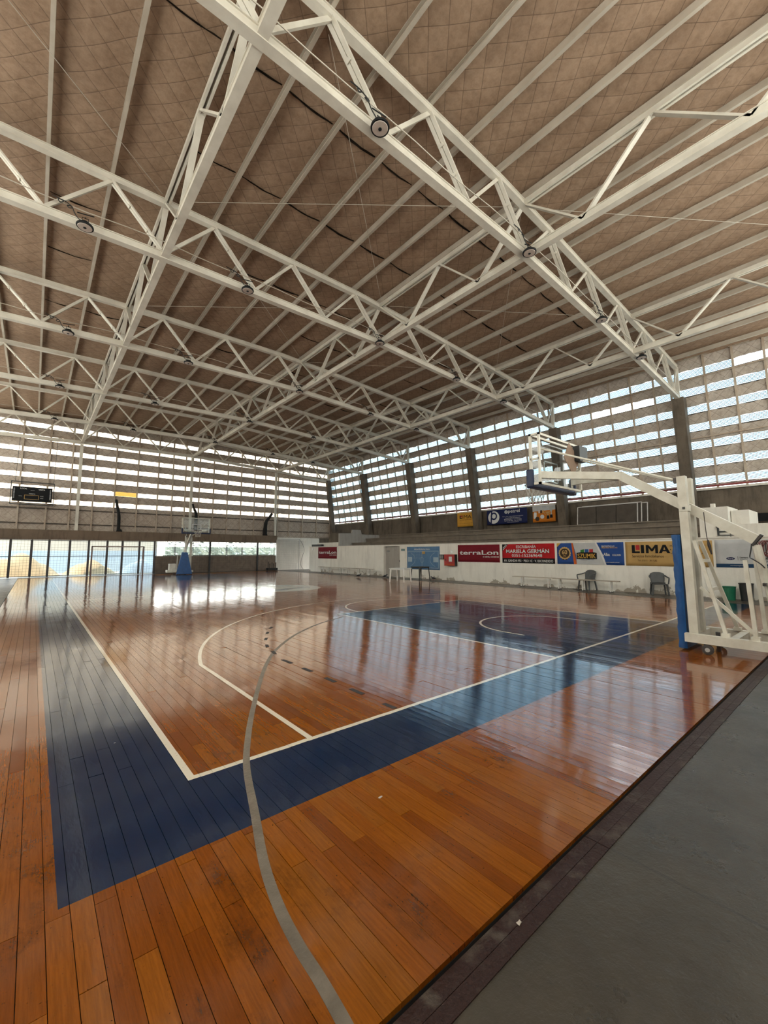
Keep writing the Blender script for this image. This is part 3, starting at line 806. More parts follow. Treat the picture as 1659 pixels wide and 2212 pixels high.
b.shape([(.20,.52),(.24,.52),(.24,.86),(.20,.86)], 'print_blackp'); b.shape([(.262,.52),(.295,.52),(.295,.74),(.325,.60),(.345,.60),(.375,.74),(.375,.52),(.408,.52),(.408,.86),(.375,.86),(.335,.70),(.295,.86),(.262,.86)], 'print_blackp')
b.shape([(.415,.52),(.45,.52),(.463,.60),(.502,.60),(.515,.52),(.55,.52),(.50,.86),(.465,.86)], 'print_blackp'); b.shape([(.471,.66),(.494,.66),(.4825,.77)], 'print_sand')
b.text('Servicios Inmobiliarios', .085, .47, .35, .46, 'print_brownp'); b.text('Tel: (0351) - 3817282', .155, .39, .17, .26, 'print_brownp')
for k, s_ in enumerate(('Monseñor Pablo Cabrera 1', 'Local 4 y 5', 'ventas y alquileres')): b.text(s_, .55, .93, .78-.15*k, .84-.15*k, 'print_brownp')
b = Banner('wall_banner', 0.38, -3.4, 1.04, 1.97, WX, 'print_paper', 'light grey banner with oval emblems and navy bottom edge')
b.shape([(0,0),(1,0),(1,.13),(0,.13)], 'print_teal')
bx_ = 0.105
b.shape([(bx_+.03*math.cos(i*.314), .32+.05*math.sin(i*.314)) for i in range(20)], 'print_navy'); b.text('Ford', bx_-.018, bx_+.018, .295, .345, 'print_whitep')
b.shape([(.155,.26),(.157,.26),(.157,.40),(.155,.40)], 'print_brownp'); b.text('Lemans', .17, .225, .33, .39, 'print_blackp', .02); b.text('ALPEROS', .17, .22, .26, .30, 'print_blackp', .01)
b.disc(.33, .32, .115, 'print_brownp', 28, .102); b.text('NISSAN', .295, .365, .29, .35, 'print_brownp', .02)
b.text('www.lemansalperos.com.ar', .10, .22, .045, .085, 'print_whitep'); b.text('www.lemansalperos.com.ar', .26, .40, .045, .085, 'print_whitep')
# banners on the raw concrete wall
UX = 22.02
b = Banner('concrete_wall_banner', 15.92, 14.47, 3.36, 4.33, UX, 'print_yellowp', 'small yellow banner with black letters beside a concrete column')
b.shape([(.15,.58),(.31,.58),(.31,.64),(.21,.64),(.21,.82),(.15,.82)], 'print_blackp'); b.shape([(.22,.68),(.31,.68),(.31,.82),(.22,.82)], 'print_redp'); b.text('IMA', .34, .86, .58, .82, 'print_blackp', .0)
b.text('Servicios Inmobiliarios', .15, .86, .46, .52, 'print_brownp'); b.text('Luis de Tejeda 4260 Tel 0351 3817282', .08, .92, .20, .25, 'print_brownp')
b = Banner('concrete_wall_banner', 13.38, 10.43, 3.36, 4.32, UX, 'print_navy', 'navy banner with round white emblem on the concrete wall')
b.disc(.18, .50, .41, 'print_whitep', 40)
b.disc(.185, .58, .25, 'print_navy', 32, .15); b.shape([(.09,.08),(.125,.05),(.15,.95),(.115,.95)], 'print_navy')
b.text('petrel', .55, .83, .66, .95, 'print_whitep', .01); b.disc(.50, .80, .11, 'print_whitep', 24); b.shape([(.49,.72),(.505,.72),(.51,.88),(.495,.88)], 'print_navy')
for k, s_ in enumerate(('Pintura · Obra · Impermeabilización de Superficies', 'Asesoramiento en Producción', 'Ruta E-55 Km 7 1/2 Córdoba', 'Tel 351 559 9001 · Fax 559 9002', 'www.petrel.com.ar')):
    w_ = (.50, .36, .42, .42, .28)[k]; b.text(s_, .66-w_/2, .66+w_/2, .46-.095*k, .52-.095*k, 'print_whitep')
b = Banner('concrete_wall_banner', 10.06, 8.62, 3.35, 4.33, UX, 'print_orange2', 'orange banner with printed trophies under the near hoop')
b.shape([(0,.66),(1,.70),(1,1),(0,1)], 'print_palegrey')
for cx2, base, top, w_, m_ in ((.82,.30,.92,.13,'silver'), (.68,.25,.60,.10,'gold')):
    b.shape([(cx2-.06,base-.08),(cx2+.06,base-.08),(cx2+.05,base+.12),(cx2-.05,base+.12)], 'print_blackp')
    b.shape([(cx2-.03,base+.12),(cx2+.03,base+.12),(cx2+.02,base+.28),(cx2+w_,top),(cx2-w_,top),(cx2-.02,base+.28)], 'print_'+m_)
    b.disc(cx2-w_, top-.08, .08, 'print_'+m_, 16, .055); b.disc(cx2+w_, top-.08, .08, 'print_'+m_, 16, .055)
b.shape([(.05,.22),(.17,.22),(.19,.60),(.08,.62),(.05,.5)], 'print_whitep'); b.disc(.21, .20, .13, 'print_brownp'); b.disc(.43, .32, .12, 'print_whitep', 20)
for k, m_ in enumerate(('whitep', 'blackp', 'gold')): b.shape([(.27+.09*k,.54),(.33+.09*k,.54),(.33+.09*k,.72),(.27+.09*k,.72)], 'print_'+m_)
for k in range(3): b.text('trofeos y medallas', .44, .62, .90-.07*k, .93-.07*k, 'print_navy')
# court poster
b = Banner('court_poster', 15.84, 13.09, 0.54, 1.91, WX, 'print_poster', 'blue wall poster showing a white basketball court plan')
b.text('Todos jugamos por nuestro', .24, .72, .915, .945, 'print_whitep'); b.text('Básquet de Mundo Nuevo', .24, .72, .85, .90, 'print_whitep', .03)
def pline(a0, b0, a1, b1, w=.006): 
    if abs(a1-a0) > abs(b1-b0): b.shape([(a0,b0-w*1.6),(a1,b1-w*1.6),(a1,b1+w*1.6),(a0,b0+w*1.6)], 'print_posterline')
    else: b.shape([(a0-w*.8,b0),(a0+w*.8,b0),(a1+w*.8,b1),(a1-w*.8,b1)], 'print_posterline')
pline(.03,.80,.97,.80); pline(.03,.08,.97,.08); pline(.48,.08,.48,.80); pline(.965,.08,.965,.80); pline(.03,.08,.03,.80)
b.disc(.48, .42, .16, 'print_posterline', 28, .145)
for sx_ in (0, 1):
    b.shape([(.03 if not sx_ else .82,.33),(.17 if not sx_ else .965,.33),(.17 if not sx_ else .965,.54),(.03 if not sx_ else .82,.54)], 'print_posterline')
    n = 14; pts = []
    for q in (.50, .515):
        row = [((.03 if not sx_ else .965)+(1 if not sx_ else -1)*q*.47*math.cos(-1.2+2.4*i/n), .44+q*.62*math.sin(-1.2+2.4*i/n)) for i in range(n+1)]
        pts += row if q == .50 else row[::-1]
    b.shape(pts, 'print_posterline')
b.shape([(.49,.68),(.58,.68),(.58,.79),(.49,.79)], 'print_sand')
for r_ in range(5):
    for c_ in range(5): b.text('nombre', .04+.085*c_, .105+.085*c_, .73-.065*r_-.012, .73-.065*r_+.012, 'print_posterline')

# fire cabinet, meters, signs, small white capped boxes
t = root('fire_cabinet', (16.9, 12.2, 0.81), 'red fire hose cabinet with black side on the white wall', 'cabinet')
obj('body', MB().box(16.78, 16.998, 11.80, 12.55, 0.82, 1.45), 'black_paint', t)
d_ = obj('door', MB().box(16.76, 16.785, 11.80, 12.55, 0.82, 1.45), 'cabinet_red', t)
obj('notice', MB().box(16.752, 16.762, 11.98, 12.20, 1.05, 1.32), 'print_whitep', d_); obj('handle', MB().box(16.75, 16.765, 12.42, 12.47, 1.10, 1.2), 'black_paint', d_)
obj('door_trim', MB().box(16.752, 16.762, 11.86, 12.4, 0.86, 0.90), 'print_orange', d_)
for k, y in enumerate((12.97, 12.82)):
    t = root('meter_box', (16.9, y, 1.17), 'grey meter box beside the court poster, %s of the pair' % ('left' if k == 0 else 'right'), 'box', 'meter boxes')
    obj('body', MB().box(16.9, 16.998, y-0.065, y+0.065, 1.17, 1.44), 'box_grey', t); obj('window', MB().box(16.892, 16.9, y-0.045, y+0.045, 1.22, 1.28), 'print_palegrey', t); obj('window', MB().box(16.892, 16.9, y-0.045, y+0.045, 1.32, 1.38), 'print_palegrey', t)
t = root('wall_sign', (16.98, 16.2, 1.64), 'small pale green sign right of the passage opening', 'sign'); obj('plate', MB().box(16.985, 16.998, 16.05, 16.38, 1.65, 1.79), 'sign_green', t); lettering('BAÑOS', t, (16.982, 16.215, 1.72), (0,-1,0), (0,0,1), .24, .05, 'print_whitep')
t = root('wall_sign', (17.22, 17.9, 1.6), 'small dark sign inside the passage opening', 'sign'); obj('plate', MB().box(17.17, 17.19, 17.75, 18.0, 1.60, 1.70), 'box_grey', t); obj('print', MB().box(17.165, 17.17, 17.78, 17.97, 1.63, 1.67), 'print_palegrey', t)
for y, z, lb in ((12.17, 1.60, 'small white box above the red fire cabinet'), (27.35, 1.86, 'small white box at the far end of the white wall')):
    t = root('white_box', (16.95, y, z-.08), lb, 'light'); obj('body', MB().box(16.94, 16.998, y-.06, y+.06, z-.08, z+.05), 'box_white', t); obj('box_cap', MB().lathe((16.95, y+.02, z+.05), [(.03,0),(.035,.03),(.02,.06)], 10), 'box_white', t)

# panels leaning on the bleacher
def lean_panel(y0, y1, x0, z0, z1, label, cells):
    t = root('framed_panel', (x0, (y0+y1)/2, z0), label, 'panel', 'framed panels on the bleacher')
    xt = x0+0.12
    P = lambda y, z, d=0: (x0+(xt-x0)*(z-z0)/(z1-z0)-d, y, z)
    for a, b_ in (((y0,z0),(y1,z0)),((y0,z1),(y1,z1)),((y0,z0),(y0,z1)),((y1,z0),(y1,z1))):
        obj('frame_bar', MB().beam(P(*a), P(*b_), 0.04, 0.035), 'frame_light', t)
    n = cells
    for k in range(n):
        a = y0+(y1-y0)*k/n+0.012; b_ = y0+(y1-y0)*(k+1)/n-0.012
        obj('infill', MB().add([P(a,z0+.02), P(b_,z0+.02), P(b_,z1-.02), P(a,z1-.02)], [(0,1,2,3)]), 'panel_grey', t)
lean_panel(4.25, 7.2, 21.62, 3.03, 4.0, 'front framed grey panel leaning on the bleacher wall', 3)
lean_panel(4.10, 7.0, 21.72, 3.03, 4.03, 'middle framed panel in the stack leaning on the bleacher wall', 3)
lean_panel(3.88, 6.8, 21.84, 3.03, 4.0, 'rear framed panel in the stack leaning on the bleacher wall', 3)

# ------------------------------------------------------------------ far gable
wf = root('wall_far', (8, YF, 3.1), kind='structure')
mX = [-5.0, -3.4, -1.92, -.52, .72, 2.0, 3.28, 4.7, 6.07, 7.1, 8.03, 9.1, 10.23, 11.4, 12.58, 13.78, 14.8, 16.05, 17.2, 18.61, 20.18, 21.7]
posf = lambda u, z, out: (u, YF-0.02-out, z)
G0, GP, GH = 4.86, 0.845, 0.32
for k in range(NB):
    z = G0+GP*k
    for a, b_ in zip(mX, mX[1:]):
        mt = ['sheet_yellow', 'sheet_fold_warm'] if (k == 1 and abs(a-3.28) < .01) else ['sheet_warm', 'sheet_fold_warm']
        inst('light_sheet', panel_sheet(b_-a, 0.0, 'x', mt), (a, YF+0.05, z), wf)
for k in range(NB+1):
    z0 = G0+GP*(k-1)+GH-0.02; z1 = G0+GP*k-0.03
    if k == 0: z0 = 2.88
    if k == NB: z1 = 11.15
    obj('blanket_band', blanket_band(posf, -5.0, 22.3, z0, z1, 0.04, 160, 0.03), 'gable_blanket', wf, smooth=True)
    if k < NB: obj('girt', MB().box(-5, 22.2, YF-0.01, YF+0.06, z1-0.05, z1+0.02), 'girt_dark', wf)
for z in (3.52, 4.5): obj('girt', MB().box(-5, 22.2, YF-0.10, YF-0.03, z-0.04, z+0.04), 'girt_dark', wf)
for x in mX[1:]: obj('mullion', MB().box(x-0.045, x+0.045, YF-0.14, YF-0.06, 3.1, zt(min(x, 21.3))+0.25), 'mullion_steel', wf)
for x in (RX-6*PP, RX, RX+6*PP): obj('wall_post', MB().box(x-0.09, x+0.09, YF-0.36, YF-0.2, 3.1, zb(x)-0.1), 'steel_white', wf)
obj('trim_3', MB().box(-5.0, 15.95, 31.95, 32.35, 2.44, 3.10), 'beam_concrete', kind='structure')
obj('wall_far', MB().box(15.97, 20.4, 32.0, 32.3, -0.05, 2.95), 'white_wall_far', kind='structure')
obj('wall_far', MB().box(20.4, 22.75, 32.05, 32.35, -0.05, 2.97), 'raw_concrete', kind='structure')
lw = root('wall_far', (11, 32.15, 0), kind='structure')
bw, bh = 0.40, 0.195
blocks = {}
for r_ in range(7):
    z0 = r_*0.19; off = -0.2*(r_ % 2); x = 6.12+off
    while x < 15.9:
        a, b_ = max(x, 6.12), min(x+bw, 15.9)
        if b_-a > 0.05:
            k = round(b_-a, 2)
            if k not in blocks: blocks[k] = MB().box(0.005, k-0.005, 0, 0.16, 0.005, 0.185).mesh('masonry_block', 'block_masonry')
            inst('masonry_block', blocks[k], (a, 32.05+random.uniform(0, .006), z0), lw)
        x += bw
obj('mortar', MB().box(6.12, 15.9, 32.065, 32.2, 0, 1.33), 'beam_concrete', lw)
wi = 0
def glazing(kind, n, x0, x1, z0, z1, bars, frame, label):
    t = root('%s_%d' % (kind, n), ((x0+x1)/2, 32.12, z0), kind='structure')
    for a, b_ in ((x0, x0+.035), (x1-.035, x1)): obj('stile', MB().box(a, b_, 32.09, 32.14, z0, z1), frame, t)
    for z in [z0+.02] + bars + [z1-.02]: obj('rail', MB().box(x0, x1, 32.095, 32.135, z-.022, z+.022), frame, t)
    zs = [z0] + bars + [z1]
    for a, b_ in zip(zs, zs[1:]): obj('pane', MB().add([(x0,32.115,a),(x1,32.115,a),(x1,32.115,b_),(x0,32.115,b_)], [(0,1,2,3)]), 'window_glass', t)
dX = [-4.3, -3.2, -2.11, -1.08, -0.2, 0.9, 1.95, 3.03, 3.95, 5.03, 6.04]
for i, (a, b_) in enumerate(zip(dX, dX[1:])): glazing('door', i+2, a+.03, b_-.03, 0.04, 2.42, [1.34], 'frame_dark', '')
for i, x in enumerate(dX): obj('door_post', MB().box(x-(.055 if i % 2 == 0 else .03), x+(.055 if i % 2 == 0 else .03), 32.03, 32.2, 0, 2.44), 'frame_dark', wf)
wX = [6.12, 7.45, 8.75, 10.08, 11.47, 12.79, 14.14, 15.79]
for i, (a, b_) in enumerate(zip(wX, wX[1:])): glazing('window', i+1, a+.02, b_-.02, 1.34, 2.42, [], 'frame_dark', '')
for x in (10.08, 14.14): obj('dark_post', MB().box(x-.06, x+.06, 31.96, 32.06, 0, 2.44), 'black_paint', wf)
# safety net in front of the glazing
mb = MB(); y = 31.90
nx = 120
for i in range(nx+1):
    x = -4.5+20.4*i/nx
    mb.add([(x-.004, y+.03*math.sin(x*2.1), 0.03), (x+.004, y+.03*math.sin(x*2.1), 0.03), (x+.004, y-.02, 2.5), (x-.004, y-.02, 2.5)], [(0,1,2,3)])
for j in range(15):
    z = 0.05+2.42*j/14
    for i in range(30):
        xa, xb = -4.5+20.4*i/30, -4.5+20.4*(i+1)/30
        za, zc = z-.03*math.sin(i*1.3+j), z-.03*math.sin((i+1)*1.3+j)
        mb.add([(xa,y,za-.004),(xb,y,zc-.004),(xb,y,zc+.004),(xa,y,za+.004)], [(0,1,2,3)])
obj('safety_net', mb, 'net_dark', fix=False, label='dark safety net hanging before the far doors and windows', cat='net')

# scoreboard
t = root('scoreboard', (-1.24, 31.55, 4.64), 'black scoreboard in a hanging wire cage on the far wall', 'scoreboard')
bd = obj('board', MB().box(-2.22, -0.26, 31.50, 31.62, 4.86, 5.77), 'print_blackp', t)
yb = 31.49
for s_, x, z, w_, h_, m_ in (('LOCAL', -1.69, 5.66, .33, .085, 'print_whitep'), ('VISITA', -.80, 5.64, .33, .085, 'print_whitep'), ('PERÍODO', -1.25, 5.57, .2, .04, 'print_palegrey'), ('TIEMPO', -1.27, 5.34, .32, .06, 'print_palegrey'),
                             ('FALTAS', -1.83, 5.17, .16, .04, 'print_palegrey'), ('FALTAS', -.78, 5.22, .16, .05, 'print_palegrey'), ('TANTOS', -.78, 5.08, .16, .04, 'print_palegrey')):
    lettering(s_, t, (x, yb, z), (1,0,0), (0,0,1), w_, h_, m_, bold=0.02)
for a, b_, c, d_ in ((-1.64,-.92,4.98,5.0),(-1.64,-.92,5.24,5.26),(-1.64,-1.62,4.98,5.26),(-.94,-.92,4.98,5.26)): obj('clock_frame', MB().box(a, b_, 31.485, 31.5, c, d_), 'print_gold', t)
for x in (-2.14, -.36):
    for k in range(9): obj('player_mark', MB().box(x-.03, x+.03, 31.49, 31.5, 5.02+.075*k, 5.06+.075*k), 'print_palegrey', t)
for x0, z0, x1, z1 in ((-2.3,4.65,-.18,4.65),(-2.3,6.09,-.18,6.09),(-2.3,4.65,-2.3,6.09),(-.18,4.65,-.18,6.09)):
    for yy_ in (31.40, 31.70): obj('cage_bar', MB().beam((x0,yy_,z0),(x1,yy_,z1), .03, .03, (0,1,0)), 'black_paint', t)
for x in (-2.12, -.22): obj('hanger', MB().tube([(x, 31.55, 6.09), (x+.05, 31.83, zb(x)-.09)], .012, 5), 'black_paint', t)

# dark bent posts standing on the concrete beam
def bent_post(pts, radii, label):
    mb = MB().tube([tuple(p) for p in smooth_path(pts, 4)], [r for r in [radii[min(int(i/4), len(radii)-1)] for i in range(4*(len(pts)-1)+1)]], 8)
    t = root('covered_post', pts[0], label, 'post', 'black covered posts on the beam')
    obj('post_cover', mb, 'black_cloth', t, smooth=True)
    x, y, z = pts[0]; obj('foot', MB().lathe((x+.06, y, z), [(.20,0),(.18,.07),(.12,.16),(.05,.2)], 14), 'black_cloth', t, smooth=True)
bent_post([(3.62,32.05,3.1),(3.62,32.02,3.8),(3.58,31.95,4.35),(3.45,31.9,4.95),(3.36,31.9,5.4)], [.11,.11,.10,.09,.07], 'black covered bent post left of the far basket')
bent_post([(8.9,32.05,3.1),(8.9,32.02,4.1),(8.86,31.95,4.7),(8.68,31.9,5.1),(8.57,31.9,5.45)], [.12,.12,.10,.07,.10], 'black covered bent post behind the far backboard')
bent_post([(14.78,32.05,3.1),(14.80,32.02,3.8),(14.86,31.95,4.35),(15.1,31.9,4.7),(15.36,31.9,5.1)], [.19,.16,.13,.11,.11], 'black covered bent post right of the far basket')

# ------------------------------------------------------------------ goals
def net_panel(mb, o, a, b, na, nb, r=0.004, wob=0.03):
    """cord net spanned by vectors a, b from corner o, sagging a little"""
    o, a, b = Vector(o), Vector(a), Vector(b); nrm = a.cross(b).normalized()
    def P(u, v): return o+a*u+b*v+nrm*wob*math.sin(u*9+v*5)*math.sin(math.pi*u)*math.sin(math.pi*v)
    for i in range(na+1):
        for j in range(nb):
            p, q = P(i/na, j/nb), P(i/na, (j+1)/nb); w = a.normalized()*r; mb.add([p-w, p+w, q+w, q-w], [(0,1,2,3)])
    for j in range(nb+1):
        for i in range(na):
            p, q = P(i/na, j/nb), P((i+1)/na, j/nb); w = b.normalized()*r; mb.add([p-w, p+w, q+w, q-w], [(0,1,2,3)])
t = root('handball_goal', (3.6, 31.4, 0), 'brown framed goal standing before the far glass doors', 'goal')
for a, b_ in (((2.08,31.3,0),(2.08,31.3,2.03)),((5.18,31.3,0),(5.18,31.3,2.03)),((2.04,31.3,2.0),(5.22,31.3,2.0))): obj('goal_post', MB().beam(a, b_, .08, .08, (0,1,0)), 'goal_paint', t)
for x in (2.08, 5.18): obj('side_stay', MB().tube([(x,31.3,2.0),(x,31.6,1.9),(x,31.85,0.02)], .02, 6), 'goal_paint', t)
mb = MB(); net_panel(mb, (2.08,31.84,0.02), (3.1,0,0), (0,-.24,1.88), 26, 15, .003); obj('goal_net', mb, 'net_dark', t, fix=False)
t = root('handball_goal', (16.9, 31.3, 0), 'goal with white net leaning by the white corner wall', 'goal')
obj('goal_post', MB().tube([(15.75,31.6,0),(15.75,31.6,2.72)], .03, 6), 'net_cord', t); obj('goal_post', MB().tube([(18.0,31.6,0),(18.0,31.6,2.80)], .03, 6), 'frame_light', t)
obj('crossbar', MB().tube([(15.75,31.6,2.72),(18.0,31.6,2.80)], .03, 6), 'frame_light', t)
obj('net_stay', MB().tube([tuple(p) for p in smooth_path([(18.0,31.55,2.80),(18.22,31.3,2.3),(18.3,31.2,1.7),(18.05,31.2,1.0),(18.0,31.2,.4),(18.25,31.2,.05)])], .015, 5), 'dark_steel', t)
mb = MB(); net_panel(mb, (15.78,31.55,0.05), (2.0,0,0), (0,0,2.65), 30, 34, .005, .06); net_panel(mb, (17.78,31.55,0.05), (.4,-.3,0), (.05,0,2.6), 6, 30, .005, .05); obj('goal_net', mb, 'net_grey', t, fix=False)
t = root('upturned_stool', (15.2, 31.3, 0), 'dark upturned stools with legs in the air by the low window', 'stool')
obj('seat', MB().box(14.75, 15.65, 31.1, 31.5, 0.0, 0.22), 'black_cloth', t)
for x, h in ((14.85,.75),(15.0,.6),(15.2,.72),(15.38,.62),(15.55,.7)): obj('leg', MB().beam((x,31.3,.2),(x+random.uniform(-.06,.06),31.3,h), .04, .04), 'black_cloth', t)

# ------------------------------------------------------------------ baskets
def ring(c, r, n=28): return [(c[0]+r*math.cos(2*math.pi*i/n), c[1]+r*math.sin(2*math.pi*i/n), c[2]) for i in range(n)]
def basket(flip, label):
    F = (lambda x, y, z: (15-x, 28-y, z)) if flip else (lambda x, y, z: (x, y, z))
    S = -1 if flip else 1
    t = root('basketball_hoop', F(7.5, -1.6, 0), label, 'basketball hoop', 'portable basketball hoops')
    def B(name, mb, mat, parent=None, **k): return obj(name, mb, mat, parent or t, **k)
    def bx(x0, x1, y0, y1, z0, z1):
        a, b_ = F(x0,y0,z0), F(x1,y1,z1)
        return MB().box(min(a[0],b_[0]), max(a[0],b_[0]), min(a[1],b_[1]), max(a[1],b_[1]), z0, z1)
    def bm(p, q, w, h, up=(0,0,1)): return MB().beam(F(*p), F(*q), w, h, up)
    xn, xf, bn, bf = 7.16, 7.50, 7.06, 7.86
    for x in (bn-.06, bf+.06): B('base_beam', bx(x-.05, x+.05, -3.1, -1.16, .16, .29), 'basket_white')
    for y in (-1.25, -1.75, -2.3, -3.05): B('cross_beam', bx(bn-.02, bf+.02, y-.05, y+.05, .17, .28), 'basket_white')
    B('ballast_box', bx(xn+.1, xf-.1, -3.0, -2.35, .18, .62), 'basket_white')
    for x, xb_ in ((xn, bn), (xf, bf)):
        m_ = B('mast', bm((x, -1.25, .28), (x, -1.22, 2.80), .13, .12, (0,1,0)), 'basket_white')
        B('pivot_plate', bx(x-.075, x+.075, -1.30, -1.18, 2.22, 2.32), 'basket_white', m_)
        B('bolt', bm((x-.09,-1.24,2.27), (x+.09,-1.24,2.27), .035, .035), 'dark_steel', m_)
        B('strut', bm((x, -1.33, 1.74), (xb_, -1.66, .33), .048, .048, (1,0,0)), 'basket_white')
        B('strut', bm((xb_, -1.95, 1.44), (xb_, -2.0, .33), .05, .05, (1,0,0)), 'basket_white')
        B('clevis', bx(xb_-.05, xb_+.05, -1.71, -1.61, .29, .34), 'basket_white'); B('clevis', bx(xb_-.05, xb_+.05, -2.05, -1.95, .29, .34), 'basket_white'); x = xb_
        wh = B('castor', MB().tube([F(x-.10,-1.44,.075), F(x-.095,-1.44,.075), F(x-.055,-1.44,.075), F(x-.05,-1.44,.075)], [.05,.075,.075,.05], 16).beam(F(x-.075,-1.44,.08), F(x-.03,-1.40,.17), .03, .05), 'dark_steel'); B('castor_hub', MB().tube([F(x-.112,-1.44,.075), F(x-.098,-1.44,.075)], .032, 10), 'frame_light', wh)
        B('castor', bx(x-.05, x+.02, -2.9, -2.76, .0, .15), 'dark_steel')
    B('brace', bm((xn+.05,-1.36,1.0), (xf-.35,-1.97,.37), .045, .045, (1,0,0)), 'basket_white'); B('brace', bm((xn,-1.5,.98), (xf,-1.5,.98), .05, .05), 'basket_white'); B('brace', bm((xn,-1.42,1.42), (xf,-1.42,1.42), .05, .05), 'basket_white')
    B('jack_screw', bm((xn+.2,-1.5,.0), (xn+.2,-1.5,.3), .05, .05, (1,0,0)), 'dark_steel')
    # lifting arm, knee and fork
    B('lift_arm', bm((7.36,-2.05,1.74), (7.40,-.19,3.00), .13, .15), 'basket_white')
    B('arm_end', bm((7.36,-2.075,1.722), (7.36,-2.05,1.74), .135, .2), 'dark_steel')
    for s in (-1, 1):
        B('fork_arm', MB().beam(F(7.40+s*.03,-.22,2.98), F(7.5+s*.52,.84,3.10), .08, .14).beam(F(7.5+s*.52,.83,3.10), F(7.5+s*.72,1.08,3.12), .08, .14), 'basket_white')
        B('tie_rod', MB().tube([F(xn if s < 0 else xf,-1.15,2.74), F(7.5+s*.74,1.06,3.66)], .020, 7), 'basket_white')
        B('rod_clamp', bx((xn if s < 0 else xf)-.05, (xn if s < 0 else xf)+.05, -1.17, -1.11, 2.70, 2.78), 'dark_steel')
    B('gas_spring', MB().tube([F(7.36,-2.05,1.66), F(7.36,-2.07,1.5), F(7.36,-2.12,1.06)], [.055,.06,.06], 8), 'basket_white')
    B('spring_rod', MB().tube([F(7.36,-2.12,1.06), F(7.4,-2.2,.30)], .028, 6), 'basket_white'); B('spring_bolt', bm((7.2,-2.12,1.08), (7.55,-2.12,1.08), .04, .04), 'dark_steel')
    # backboard
    bd = B('backboard_frame', MB(), 'basket_white') if False else None
    fr = MB()
    def fb(a0, a1, y0, y1, z0, z1):
        q = bx(a0, a1, y0, y1, z0, z1); fr.add(q.v, q.f)
    for y0, y1 in ((1.14, 1.19), (0.96, 1.0)):
        fb(6.6, 6.645, y0, y1, 2.9, 3.95); fb(8.355, 8.4, y0, y1, 2.9, 3.95); fb(6.6, 8.4, y0, y1, 3.905, 3.95); fb(6.6, 8.4, y0, y1, 2.9, 2.945)
    for x in (6.6, 8.355):
        for z in (2.9, 3.4, 3.905): fb(x, x+.045, 0.98, 1.16, z, z+.045)
    fro = B('backboard_frame', fr, 'basket_white')
    B('glass', MB().add([F(6.62,1.19,2.92), F(8.38,1.19,2.92), F(8.38,1.19,3.93), F(6.62,1.19,3.93)], [(0,1,2,3)]), 'board_glass')
    for a0, a1, z0, z1 in ((7.2,7.8,3.05,3.08),(7.2,7.8,3.47,3.50),(7.2,7.23,3.05,3.5),(7.77,7.8,3.05,3.5)): B('target_line', bx(a0, a1, 1.201, 1.204, z0, z1), 'print_whitep')
    pd = MB(); 
    for q in (bx(6.56, 8.44, 1.10, 1.25, 2.84, 2.95), bx(6.555, 6.64, 1.10, 1.25, 2.85, 3.22), bx(8.36, 8.445, 1.10, 1.25, 2.85, 3.22)): pd.add(q.v, q.f)
    po_ = B('edge_pad', pd, 'pad_navy'); md = po_.modifiers.new('round', 'BEVEL'); md.width = .03; md.segments = 2
    rc_ = F(7.5, 1.575, 3.05)
    rm = B('rim', MB().tube(ring(rc_, .228), .010, 8, closed=True), 'orange_rim', smooth=True)
    B('rim_plate', bx(7.40, 7.60, 1.2, 1.36, 3.0, 3.06), 'orange_rim')
    mb = MB(); n = 12
    lv = [(.226,3.045),(.205,2.93),(.175,2.82),(.150,2.72),(.145,2.63)]
    for i in range(n):
        for d_ in (1, -1):
            pts = [(rc_[0]+r*math.cos(2*math.pi*(i+d_*.5*k)/n), rc_[1]+r*math.sin(2*math.pi*(i+d_*.5*k)/n), z) for k, (r, z) in enumerate(lv)]
            mb.tube(pts, .006, 4)
    B('hoop_net', mb, 'net_cord')
    return t, B, bx, bm, F
pm('orange_rim', (0.09, 0.045, 0.035), (0.06, 0.03, 0.025), 6, 0.5)
t, B, bx, bm, F = basket(False, 'white portable basketball hoop at near right, backboard raised over the court')
def cushion(x0, x1, y0, y1, z0, z1):
    def fn(a, b_):
        x = x0+(x1-x0)*a; z = z0+(z1-z0)*b_
        return (x, y1-0.005*math.sin(z*21+x*5)-0.003*math.sin(z*47+x*9)+.02*math.sin(math.pi*a)*math.sin(math.pi*b_), z)
    mb = MB(); ny, nz = 10, 60
    mb.grid(fn, ny, nz)
    # near and far edges with folds, back face
    for x, s in ((x0, -1), (x1, 1)):
        mb.grid(lambda a, b_, x=x, s=s: (x+s*(.03*math.sin(math.pi*a)+.004*math.sin(b_*38+a*6)*math.sin(math.pi*a)), y1+(y0-y1)*a-(.005*math.sin((z0+(z1-z0)*b_)*21+x*5)+.003*math.sin((z0+(z1-z0)*b_)*47+x*9))*(1-a), z0+(z1-z0)*b_), 4, nz)
    mb.add([(x0,y0,z0),(x1,y0,z0),(x1,y0,z1),(x0,y0,z1)], [(0,1,2,3)])
    mb.add([(x0,y0,z1),(x1,y0,z1),(x1,y1,z1),(x0,y1,z1)], [(0,1,2,3)]); mb.add([(x0,y0,z0),(x1,y0,z0),(x1,y1,z0),(x0,y1,z0)], [(0,1,2,3)])
    return mb
obj('front_pad', cushion(7.10, 7.92, -1.155, -1.04, 0.03, 1.84), 'pad_blue', t, smooth=True, label='crumpled bright blue safety pad')
